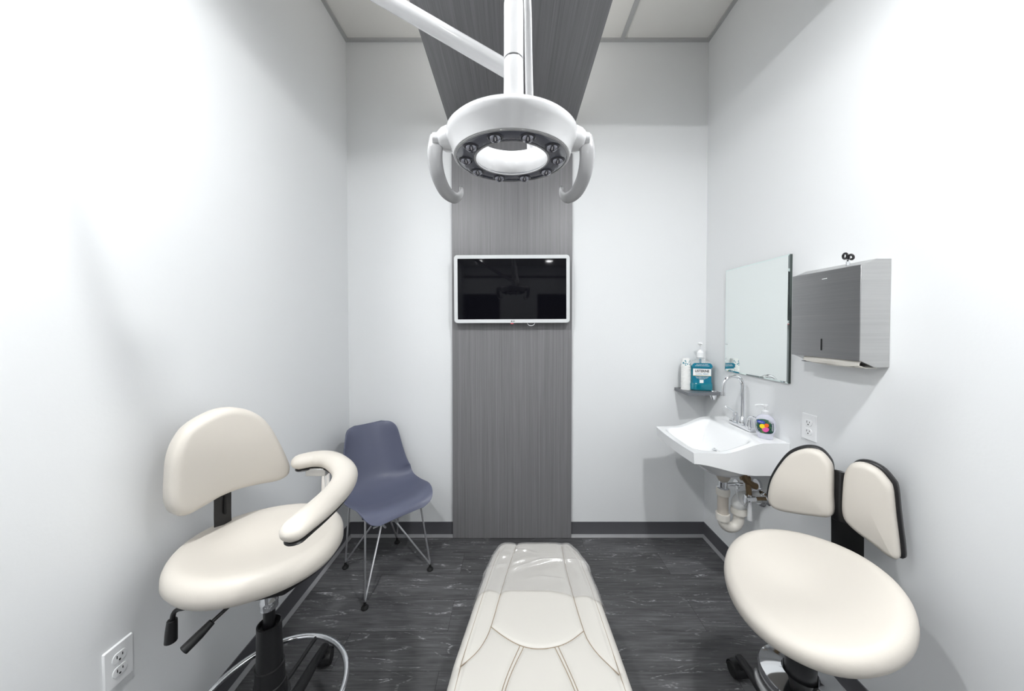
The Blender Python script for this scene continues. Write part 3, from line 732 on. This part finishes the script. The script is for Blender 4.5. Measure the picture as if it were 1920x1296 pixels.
# ============================================================ RIGHT WALL
def sink():
    y0, hw, Pr = 1.762, .233, .437
    t = thing('wall_sink', 'white porcelain wall mounted sink below the mirror', 'sink', (XR, y0, .885))
    NU, NV = 64, 64
    def plan(u, v):
        s = 2*v-1; w_ = hw*(1-.115*sm(.35, 1.0, u)); 
        x = XR-.0015-Pr*u-.012*(1-s*s)*sm(.6, 1, u)
        return x, y0+s*w_
    def ztop(u, v):
        z = .885-.054*sm(.26, .72, u)
        dx = min(u-.30, .935-u)*Pr; s = abs(2*v-1); dy = (.87-s)*hw*.93
        if dx > 0 and dy > 0:
            r = .05; d = min(dx, dy) if (dx > r or dy > r) else r-math.hypot(r-dx, r-dy)
            if d > 0:
                z -= .098*sm(0, .075, d)+.022*sm(.03, .15, d)
        else:
            if u > .28: z -= 0
        return z
    def zbot(u, v):
        s = 2*v-1
        z = .730+.045*sm(.35, 1, u)
        r = math.hypot((u-.46)/.42, s/.80)
        return z-.075*max(0, 1-r*r)**.8-.02*sm(1.25, .2, r)
    U = [i/(NU-1) for i in range(NU)]; V = [j/(NV-1) for j in range(NV)]
    top = [[Vector((*plan(u, v), ztop(u, v))) for v in V] for u in U]
    bot = [[Vector((plan(min(u, .985), .5+(v-.5)*.985)[0], plan(u, .5+(v-.5)*.985)[1], zbot(u, v))) for v in V] for u in U]
    mb = MB().grid(top)
    mb.grid(bot, flip=True)
    def loop(G): return [G[0][j] for j in range(NV)]+[G[i][-1] for i in range(1, NU)]+[G[-1][j] for j in range(NV-2, -1, -1)]+[G[i][0] for i in range(NU-2, 0, -1)]
    a, b = loop(top), loop(bot); k = len(a)
    mb.add(a+b, [(i, (i+1) % k, k+(i+1) % k, k+i) for i in range(k)])
    build('basin', mb, porcelain, t, sharp=50, bevel=.005, seg=3)
    build('drain_strainer', MB().lathe([(0, .7675), (.018, .768), (.022, .7695), (.024, .767)], (1.10, y0, 0)), chrome, t)
    # faucet
    f = thing('faucet', 'chrome gooseneck faucet with two lever handles on the sink', 'faucet', (1.243, 1.775, .886))
    fx, fy, z = 1.243, 1.772, .8865
    build('base_plate', MB().box((fx-.022, fy-.082, z), (fx+.022, fy+.082, z+.020)), chrome, f, bevel=.006, seg=3)
    pts = [(fx, fy, z+.02), (fx, fy, z+.12), (fx, fy, z+.225)]
    for k in range(1, 13):
        a = PI*k/12; pts.append((fx-.052*(1-math.cos(a)), fy+.004*k/12, z+.225+.054*math.sin(a)))
    pts.append((fx-.104, fy+.004, z+.190))
    build('spout', MB().sweep(pts, [.0105]*3+[.0100]*12+[.0105], 18), chrome, f)
    build('spout_base', MB().lathe([(.020, z+.018), (.021, z+.03), (.015, z+.052), (.0105, z+.062), (0, z+.062)], (fx, fy, 0), 28), chrome, f)
    build('aerator', MB().cyl((fx-.104, fy+.004, z+.172), (fx-.104, fy+.004, z+.192), .0115, 20), chrome, f)
    for sy in (1, -1):
        hy = fy+sy*.055
        h = build('handle', MB().lathe([(.018, z+.018), (.0185, z+.03), (.012, z+.052), (.013, z+.062), (.006, z+.070), (0, z+.071)], (fx, hy, 0), 24), chrome, f)
        q = [(fx, hy, z+.062), (fx-.010, hy+sy*.006, z+.072), (fx-.028, hy+sy*.012, z+.086), (fx-.045, hy+sy*.018, z+.094)] if sy > 0 else [(fx, hy, z+.060), (fx-.004, hy-.004, z+.072), (fx-.006, hy-.022, z+.080), (fx-.002, hy-.045, z+.079)]
        p = crom(q, 5); build('lever', MB().sweep(p, [.0065]*(len(p)-1)+[.005], 12, r2=.0045, rnd=True), chrome, h)
    # soap bottle on the ledge
    b = thing('soap_bottle', 'clear pump soap bottle with a bright fish label beside the faucet', 'bottle', (1.235, 1.595, .886))
    T = Matrix.Translation((1.232, 1.598, .8865)) @ Matrix.Rotation(math.radians(-50), 4, 'Z')
    prof = [(.028, .016, 0), (.032, .019, .004), (.033, .020, .018), (.040, .022, .040), (.043, .0235, .062), (.041, .023, .085), (.033, .020, .104), (.018, .015, .116), (.0125, .0125, .122), (.0115, .0115, .130)]
    A = crom([Vector(p) for p in prof], 4); mb = MB(); n = 28
    vs = [Vector((p.x*math.copysign(abs(math.cos(2*PI*k/n))**.9, math.cos(2*PI*k/n)), p.y*math.sin(2*PI*k/n), p.z)) for p in A for k in range(n)]
    mb.add(vs, [(i*n+k, i*n+(k+1) % n, (i+1)*n+(k+1) % n, (i+1)*n+k) for i in range(len(A)-1) for k in range(n)]+[tuple(range(n-1, -1, -1)), tuple((len(A)-1)*n+k for k in range(n))])
    build('bottle_body', mb.X(T), soapm, b)
    def curved(out, off, y=-1):   # decal wrapped on the front of the bottle
        O = inside_fill(out, 28); cx = sum(p[0] for p in O)/28; cz = sum(p[1] for p in O)/28
        def yy(x, z):
            i = min(range(len(A)), key=lambda i: abs(A[i].z-z)); a, bb = A[i].x, A[i].y
            return -(bb*math.sqrt(max(.02, 1-(x/a)**2)))-off
        R = []
        for q in (1, .75, .5, .25): R.append([Vector((cx+(x-cx)*q, yy(cx+(x-cx)*q, cz+(z-cz)*q), cz+(z-cz)*q)) for x, z in O])
        m = MB().add([p for r in R for p in r], [(i*28+k, i*28+(k+1) % 28, (i+1)*28+(k+1) % 28, (i+1)*28+k) for i in range(3) for k in range(28)]+[tuple(3*28+k for k in range(28))])
        return m.X(T)
    lab = build('label', curved([(-.032, .034), (0, .028), (.032, .034), (.037, .062), (.032, .088), (0, .098), (-.032, .088), (-.037, .062)], .0008), labgreen, b)
    build('fish_yellow', curved([(-.016, .056), (-.004, .050), (.006, .056), (.006, .068), (-.004, .074), (-.016, .068)], .0016), M('fish_yellow', srgb(240, 214, 30), .4), lab)
    build('fish_orange', curved([(.004, .062), (.014, .060), (.020, .070), (.016, .078), (.004, .076)], .0017), M('fish_orange', srgb(236, 104, 30), .4), lab)
    build('coral_pink', curved([(-.006, .044), (.006, .036), (.018, .044), (.020, .056), (.010, .060), (-.002, .054)], .0018), M('coral_pink', srgb(224, 90, 160), .4), lab)
    build('brand_patch', curved([(-.028, .078), (-.010, .074), (.004, .078), (.002, .088), (-.012, .090), (-.026, .088)], .0016), M('brand_blue', srgb(50, 70, 170), .4), lab)
    build('lettering', text_mb('softsoap', .0062, T @ frame((-.012, -.0245, .0822), (1, 0, 0), (0, 0, 1), (0, -1, 0))), plast, lab)
    pm = MB().lathe([(.0135, .118), (.0145, .121), (.0145, .134), (.008, .137), (.0045, .139), (.0045, .158), (0, .158)], (0, 0, 0), 20).X(T); pp = build('pump_collar', pm, clearw, b)
    nz = MB().lathe([(.0085, .154), (.0095, .158), (.009, .166), (0, .168)], (0, 0, 0), 20).sweep([(0, 0, .161), (-.02, -.006, .163), (-.038, -.012, .158)], [.0055, .0045, .0035], 10).X(T)
    build('pump_head', nz, clearw, b)
soapm = M('clear_soap', (.80, .80, .93), .06, spec=.6, alpha=.42, coat=.6)
labgreen = M('soap_label', srgb(38, 84, 74), .4)
clearw = M('milky_plastic', (.90, .91, .92), .15, alpha=.6)
_n = labgreen.node_tree; _tc = _n.nodes.new('ShaderNodeTexCoord'); _f = noise_n(_n, _tc.outputs['Object'], 70, 3)
_n.links.new(ramp_n(_n, _f, [(.40, srgb(24, 48, 56)), (.55, srgb(46, 96, 70)), (.7, srgb(110, 120, 60))]), _n.nodes['Principled BSDF'].inputs['Base Color'])
sink()

def plumbing():
    t = thing('drain_trap', 'white plastic drain trap hanging under the sink', 'pipe', (1.11, 1.715, .60))
    y = 1.715; x = 1.105
    build('drain_flange', MB().lathe([(.0, .655), (.034, .655), (.032, .640), (.022, .622), (.016, .618), (0, .618)], (x, y, 0), 28), pvcd, t)
    build('tail_nut', MB().lathe([(.018, .625), (.020, .612), (.020, .586), (.028, .584), (.028, .572), (.024, .568), (0, .568)], (x, y, 0), 28).cyl((x, y, .602), (x+.06, y, .602), .009), chrome, t)
    build('down_pipe', MB().cyl((x, y, .43), (x, y, .575), .0255, 32), pvcd, t)
    build('slip_nut', MB().lathe([(.020, .548), (.032, .548), (.033, .572), (.030, .582), (.02, .582)], (x, y, 0), 32, closed=True), pvc, t)
    build('slip_nut', MB().lathe([(.022, .415), (.032, .415), (.033, .436), (.033, .450), (.022, .450)], (x, y, 0), 32, closed=True), pvc, t)
    pts = [(x, y, .435)]
    for k in range(0, 13):
        a = PI*k/12; pts.append((x+.042*(1-math.cos(a)), y, .418-.046*math.sin(a)))
    pts.append((x+.084, y, .455))
    build('trap_bend', MB().sweep(pts, .0255, 24), pvc, t)
    build('slip_nut', MB().lathe([(.024, .448), (.037, .448), (.038, .462), (.036, .480), (.024, .480)], (x+.084, y, 0), 24, closed=True), pvc, t)
    pt = crom([(x+.084, y, .475), (x+.084, y, .505), (x+.110, y, .530), (x+.140, y, .535), (XR-.001, y, .535)], 5)
    build('trap_elbow', MB().sweep(pt, [.030]*3+[.034]*4+[.034]*4+[.030]*(len(pt)-11), 24), milky, t)
    build('trap_dome', MB().lathe([(.036*math.cos(math.radians(a)), .497+.036*math.sin(math.radians(a))) for a in range(-40, 90, 10)]+[(0, .533)], (x+.084, y, 0), 28), milky, t)
    build('wall_flange', MB().sweep([(XR-.014, y, .535), (XR-.006, y, .535), (XR-.0005, y, .535)], [.036, .046, .050], 32), chrome, t)
    # stop valve and supplies
    v = thing('stop_valve', 'chrome stop valve with an oval handle on the wall under the sink', 'valve', (XR, 1.665, .55))
    z = .551; vy = 1.665
    build('wall_flange', MB().sweep([(XR-.014, vy, z), (XR-.006, vy, z), (XR-.0005, vy, z)], [.020, .030, .034], 32), chrome, v)
    build('supply_stub', MB().cyl((XR-.012, vy, z), (1.225, vy, z), .0085), brass, v)
    build('valve_body', MB().cyl((1.240, vy, z), (1.190, vy, z), .0125).cyl((1.210, vy, z-.02), (1.210, vy, z+.02), .008), chrome, v, bevel=.002)
    build('valve_handle', MB().sweep([(1.189, vy, z), (1.183, vy, z)], .014, 24, r2=.024), chrome, v, bevel=.002)
    build('supply_tube', MB().cyl((1.210, vy, z-.015), (1.211, vy, z-.11), .009, r_end=.011), clearw, v)
    g = thing('pipe_elbow', 'tarnished brass pipe fitting against the wall below the sink', 'pipe fitting', (XR, 1.72, .62))
    build('brass_body', MB().sweep(crom([(1.205, 1.705, .70), (1.205, 1.705, .655), (1.222, 1.70, .625), (1.25, 1.70, .605), (1.268, 1.70, .598)], 4), .017, 14).cyl((1.225, 1.70, .62), (1.225, 1.69, .555), .013).cyl((1.19, 1.705, .640), (1.235, 1.70, .640), .011), brass, g)
    build('wall_plate', MB().cyl((XR-.001, 1.72, .60), (XR-.014, 1.72, .60), .026), chrome, g)
    build('union_washer', MB().cyl((1.172, 1.712, .604), (1.176, 1.712, .604), .024), chrome, g)
    build('chrome_link', MB().cyl((1.14, 1.716, .604), (1.205, 1.712, .604), .0075), chrome, g)
    build('thin_tube', MB().sweep(crom([(1.165, 1.708, .60), (1.165, 1.70, .565), (1.172, 1.69, .53), (1.19, 1.68, .51), (1.185, 1.668, .53)], 6), .0038, 8), clearw, g)
milky = M('milky_trap', (.86, .86, .85), .22, alpha=.85)
plumbing()

# mirror
t = thing('wall_mirror', 'frameless rectangular mirror with slim ground edges above the sink', 'mirror', (XR, 1.757, 1.47))
my0, my1, mz0, mz1, mx = 1.531, 1.992, 1.166, 1.772, 1.284
b = .008
def quadY(y0, z0, y1, z1, x): return [Vector((x, y0, z0)), Vector((x, y1, z0)), Vector((x, y1, z1)), Vector((x, y0, z1))]
build('glass', MB().add(quadY(my0+b, mz0+b, my1-b, mz1-b, mx), [(0, 1, 2, 3)]).add([p+Vector((.002, 0, 0)) for p in quadY(my0+b, mz0+b, my1-b, mz1-b, mx)], [(3, 2, 1, 0)]), mirm, t)
A = quadY(my0+b, mz0+b, my1-b, mz1-b, mx); B = quadY(my0, mz0, my1, mz1, mx+.0018)
build('bevel', MB().add(A+B, [(i, (i+1) % 4, 4+(i+1) % 4, 4+i) for i in range(4)]), mirbev, t, sharp=5)
build('backing', MB().box((mx+.0022, my0+.0005, mz0+.0005), (XR-.0005, my1-.0005, mz1-.0005)), mirb, t)

# towel dispenser
def dispenser():
    y0, y1 = 1.128, 1.405; xw, xf = XR-.0005, 1.194
    t = thing('towel_dispenser', 'stainless steel paper towel dispenser beside the mirror', 'paper towel dispenser', (XR, 1.265, 1.48))
    zt, zb, ztw, zbw = 1.646, 1.317, 1.668, 1.293; xs = 1.246
    def side(y): return [Vector((xf, y, zb)), Vector((xf, y, zt)), Vector((xs, y, ztw)), Vector((xw, y, ztw)), Vector((xw, y, zbw)), Vector((xs, y, zbw))]
    a, c = side(y0+.002), side(y1-.002)
    build('cabinet', MB().add(a+c, [(0, 1, 2, 3, 4, 5), (11, 10, 9, 8, 7, 6)]+[(i, (i+1) % 6, 6+(i+1) % 6, 6+i) for i in (1, 2, 3)]).add([c[0], c[5], c[4], a[4], a[5], a[0]], [(0, 1, 4, 5)]).add([a[5], a[4], c[4], c[5]], [(0, 1, 2, 3)]), steel, t, bevel=.0015)
    d = build('door', MB().box((xf-.003, y0, zb-.002), (xf+.0, y1, zt+.001)), steel_front, t, bevel=.001)
    build('sight_slot', MB().sweep([(xf-.0035, 1.268, 1.345), (xf-.0035, 1.268, 1.384)], .0032, 10, r2=.0005, up=(1, 0, 0), rnd=True), slotm, d)
    build('badge', MB().box((xf-.0036, 1.250, 1.616), (xf-.0028, 1.270, 1.6185)), plast, d)
    lk = build('lock', MB().cyl((1.225, 1.206, 1.655), (1.225, 1.206, 1.672), .006), chrome, t)
    tw = []
    for k in range(25):
        f = k/24; y = lerp(1.137, 1.357, f); s = math.sin(f*PI)
        tw.append([Vector((1.200+.012*(1-s), y, 1.318)), Vector((1.196+.006*(1-s), y, 1.307-.004*s)), Vector((1.200, y, 1.298-.006*s-.002*math.sin(f*9))), Vector((1.222, y, 1.290-.004*s)), Vector((1.262, y, 1.289))])
    p = tag(build('paper_towel', MB().grid(tw), towelm, None, solid=.0015), 'folded white paper towels sticking out under the steel dispenser', 'paper towel')
    sl = build('dispensing_slot', MB().box((1.205, 1.16, 1.291), (1.245, 1.37, 1.2925)), slotm, t)
    k = thing('key_set', 'small black headed keys hanging in the towel dispenser lock', 'key', (1.225, 1.206, 1.672))
    for (cy, cz, rr, tilt) in ((1.214, 1.694, .0115, .2), (1.192, 1.686, .0095, 1.0)):
        pts = [Vector((1.222+.004*math.cos(2*PI*i/20+tilt), cy+rr*math.cos(2*PI*i/20), cz+rr*.85*math.sin(2*PI*i/20))) for i in range(20)]
        hd = build('key_head', MB().sweep(pts, .0038, 8, closed=True), black, k)
    build('key_blade', MB().box((1.2235, 1.203, 1.670), (1.2255, 1.209, 1.688)), chrome, k)
    build('key_ring', MB().sweep([Vector((1.22, 1.201+.008*math.cos(2*PI*i/18), 1.683+.006*math.sin(2*PI*i/18))) for i in range(18)], .001, 6, closed=True), chrome, k)
steel_front = streak_material('brushed_steel_door', 1.0, (0.37, 0.37, 0.375), (0.43, 0.43, 0.43), 0.32, (4, 3, 300), metal=1.0)
dispenser()

def outlet(c, nrm, label):
    t = thing('wall_outlet', label, 'outlet', c, 'duplex outlets on the walls')
    u = Vector((0, -1, 0)) if nrm.x < 0 else Vector((0, 1, 0))
    F = frame(c, u, (0, 0, 1), u.cross(Vector((0, 0, 1)))); s = F.to_3x3() @ Vector((0, 0, 1))
    if s.dot(nrm) < 0: F = frame(c, -u, (0, 0, 1), (-u).cross(Vector((0, 0, 1))))
    pl = []
    o = rrect(-.035, -.0575, .035, .0575, .003, 3); n = len(o)
    V = [Vector((x, y, .0003)) for x, y in o]+[Vector((x*.98, y*.985, .0035)) for x, y in o]+[Vector((x*.93, y*.955, .0055)) for x, y in o]
    m = MB().add(V, [(i*n+k, i*n+(k+1) % n, (i+1)*n+(k+1) % n, (i+1)*n+k) for i in range(2) for k in range(n)]+[tuple(2*n+k for k in range(n)), tuple(range(n-1, -1, -1))]).X(F)
    build('cover_plate', m, plast, t, sharp=30)
    for sy in (1, -1):
        oo = []
        for k in range(32):
            a = 2*PI*k/32; x, y = .0172*math.cos(a), .0172*math.sin(a); oo.append((x, max(-.0135, min(.0135, y))+sy*.0195))
        r = build('receptacle', MB().prism(oo, .004, .0072).X(F), plast, t, bevel=.0007)
        sl = MB().cbox((-.0065, sy*.0195+.003, .0070), (.002, .0085, .0012)).cbox((.0065, sy*.0195+.003, .0070), (.002, .007, .0012)).cyl((0, sy*.0195-.0075, .0064), (0, sy*.0195-.0075, .0076), .0026, 16)
        build('slots', sl.X(F), slotm, r)
    build('screw', MB().cyl((0, 0, .005), (0, 0, .0066), .003, 14).X(F), plast, t)
outlet(Vector((XR, 1.430, .993)), Vector((-1, 0, 0)), 'white duplex outlet on the right wall beside the sink')
outlet(Vector((XL, .906, .487)), Vector((1, 0, 0)), 'white duplex outlet low on the left wall near the stool levers')

# corner shelf with cups and mouthwash
t = thing('corner_shelf', 'small dark grey corner shelf beside the mirror', 'shelf', (XR, YB, 1.022))
SO = [(1.088, YB-.0005), (1.078, 2.075), (1.082, 2.040), (1.100, 2.020), (XR-.0005, 2.040), (XR-.0005, YB-.0005)]
build('board', MB().prism([(1.088, YB-.0005), (1.079, 2.020), (XR-.0005, 2.042), (XR-.0005, YB-.0005)], 1.004, 1.022), shelfm, t, bevel=.001)
for (x, y, a) in ((1.15, YB-.03, 0), (XR-.03, 2.075, 1)):
    mb = MB().lathe([(.0, .966 if a else .985), (.012, .970 if a else .987), (.020, .99 if a else .995), (.023, 1.0035), (0, 1.0035)], (x, y, 0), 20)
    br = build('bracket', mb, chrome, t)
    build('bracket_cap', MB().lathe([(.0, 1.0225), (.019, 1.0225), (.017, 1.028), (0, 1.029)], (x+.001, y, 0), 20), chrome, br)
# cups: one built, the rest copied
cx, cy, cz = 1.127, 2.140, 1.0225
prof = [(.0285, 0), (.0302, .001), (.0302, .0035), (.0283, .0045), (.0228, .052), (.0225, .0535), (0, .0532)]
NC = 20; pitch = .0079
for i in range(NC):
    if i == 0:
        c0 = build('paper_cup', MB().lathe([(r, z) for r, z in prof], (0, 0, 0), 28), paper, None, bevel=None)
        c = c0
    else:
        c = c0.copy(); C.objects.link(c)
    c.location = (cx+.0006*math.sin(i*2.3), cy+.0006*math.cos(i*1.7), cz+i*pitch)
    if i == NC-1:
        tag(c, 'topmost upturned paper cup with teal dots on the stack by the mouthwash', 'cup', 'paper cups stacked on the corner shelf')
        dm = MB()
        for k in range(26):
            a = random.uniform(0, 2*PI); z = random.uniform(.010, .040); r = .0302-.0302*.0+(-.0056)*(z/.052)-.0012+.0004
            p = Vector((r*math.cos(a), r*math.sin(a), z)); q = random.uniform(.0024, .0042)
            dm.cyl(p-Vector((math.cos(a), math.sin(a), 0))*.0005, p+Vector((math.cos(a), math.sin(a), 0))*.0005, q, 10)
        build('dots', dm, dotm, c)
    elif i == 0: tag(c, 'lowest upturned white paper cup, standing on the grey corner shelf', 'cup', 'paper cups stacked on the corner shelf')
    else: tag(c, 'upturned white paper cup, %s from the bottom of the stack on the corner shelf' % 'second third fourth fifth sixth seventh eighth ninth tenth eleventh twelfth thirteenth fourteenth fifteenth sixteenth seventeenth eighteenth nineteenth'.split()[i-1], 'cup', 'paper cups stacked on the corner shelf')

def mouthwash():
    bx, by, bz = 1.213, 2.128, 1.0225
    t = thing('mouthwash_bottle', 'large teal mouthwash bottle with a white pump on the corner shelf', 'bottle', (bx, by, bz))
    T = Matrix.Translation((bx, by, bz)) @ Matrix.Rotation(math.radians(-14), 4, 'Z')
    def se(a, b, e, n=40):
        return [(a*math.copysign(abs(math.cos(2*PI*k/n))**e, math.cos(2*PI*k/n)), b*math.copysign(abs(math.sin(2*PI*k/n))**e, math.sin(2*PI*k/n))) for k in range(n)]
    def loft(secs, m, name, parent):
        n = 40; vs = []
        for a, b, z, e in secs: vs += [Vector((x, y, z)) for x, y in se(a, b, e)]
        k = len(secs)
        return build(name, MB().add(vs, [(i*n+j, i*n+(j+1) % n, (i+1)*n+(j+1) % n, (i+1)*n+j) for i in range(k-1) for j in range(n)]+[tuple(range(n-1, -1, -1)), tuple((k-1)*n+j for j in range(n))]).X(T), m, parent, sharp=40)
    loft([(.060, .036, 0, .45), (.067, .042, .006, .45), (.068, .043, .040, .45), (.064, .039, .050, .45), (.061, .037, .056, .45), (.061, .037, .150, .45), (.066, .040, .156, .45), (.066, .040, .160, .45)], teal, 'liquid_body', t)
    loft([(.065, .0395, .1605, .45), (.060, .036, .172, .5), (.046, .030, .188, .7), (.020, .019, .196, 1), (.0155, .0155, .205, 1), (.0155, .0155, .213, 1)], clearp, 'shoulder', t)
    build('dip_tube', MB().cyl((0, 0, .16), (0, 0, .215), .007, 14).X(T), teald, t)
    build('neck_ring', MB().lathe([(.020, .202), (.024, .203), (.024, .206), (.020, .207)], (0, 0, 0), 24, closed=True).X(T), clearw, t)
    c = build('pump_cap', MB().lathe([(.0, .211), (.021, .211), (.0205, .243), (.016, .246), (.012, .256), (.0045, .260), (.0035, .298), (0, .298)], (0, 0, 0), 28).X(T), plast, t)
    build('pump_head', MB().lathe([(0, .290), (.006, .291), (.016, .298), (.0165, .304), (.010, .309), (0, .310)], (0, 0, 0), 24).cyl((0, -.010, .301), (0, -.045, .298), .0045, 12, .0035).X(T), plast, c)
    yf = -.0378
    l = build('label', MB().prism(rrect(-.054, .044, .054, .150, .008, 4), 0, .001).X(T @ frame((0, yf, 0), (1, 0, 0), (0, 0, 1), (0, -1, 0))), teald, t)
    build('label_arch', MB().prism([(-.058, .148), (.058, .148), (.060, .158), (.055, .170), (.044, .178), (-.044, .178), (-.055, .170), (-.060, .158)], 0, .0012).X(T @ frame((0, yf-.0025, 0), (1, 0, 0), (0, 0, 1), (0, -1, 0))), teald, l)
    Fm = lambda x, z, o=.0015: T @ frame((x, yf-o, z), (1, 0, 0), (0, 0, 1), (0, -1, 0))
    build('name_panel', MB().box((-.052, yf-.0018, .098), (.052, yf-.0008, .141)).X(T), paper, l)
    build('gold_line', MB().box((-.052, yf-.002, .0955), (.052, yf-.0008, .098)).X(T), gold, l)
    build('name_lettering', text_mb('LISTERINE', .0215, Fm(0, .126, .0021), width=.86, bold=.0006), ink, l)
    build('flavour_lettering', text_mb('COOL MINT', .0135, Fm(0, .107, .0021), width=1.0), inkb, l)
    fl = MB()
    for z, a in ((.088, .034), (.082, .038), (.076, .030)): fl.add(text_mb('KILLS GERMS THAT CAUSE' if z > .085 else ('BAD BREATH PLAQUE' if z > .08 else '& GINGIVITIS'), .0058, Fm(0, z, .0021)).v, [])
    fl = MB()
    for z, s_ in ((.0885, 'KILLS GERMS THAT CAUSE'), (.082, 'BAD BREATH, PLAQUE'), (.0755, '& GINGIVITIS')):
        m = text_mb(s_, .0062, Fm(0, z, .0021)); fl.add(m.v, m.f)
    for z, s_ in ((.168, 'KILLS 99.9% OF GERMS'), (.160, 'ANTISEPTIC MOUTHWASH')):
        m = text_mb(s_, .0068, Fm(0, z, .0042)); fl.add(m.v, m.f)
    build('small_lettering', fl, plast, l)
    build('seal', MB().box((-.013, yf-.002, .050), (.009, yf-.0008, .070)).X(T), paper, l)
mouthwash()

for o in C.objects:
    if '_o' in o: del o['_o']
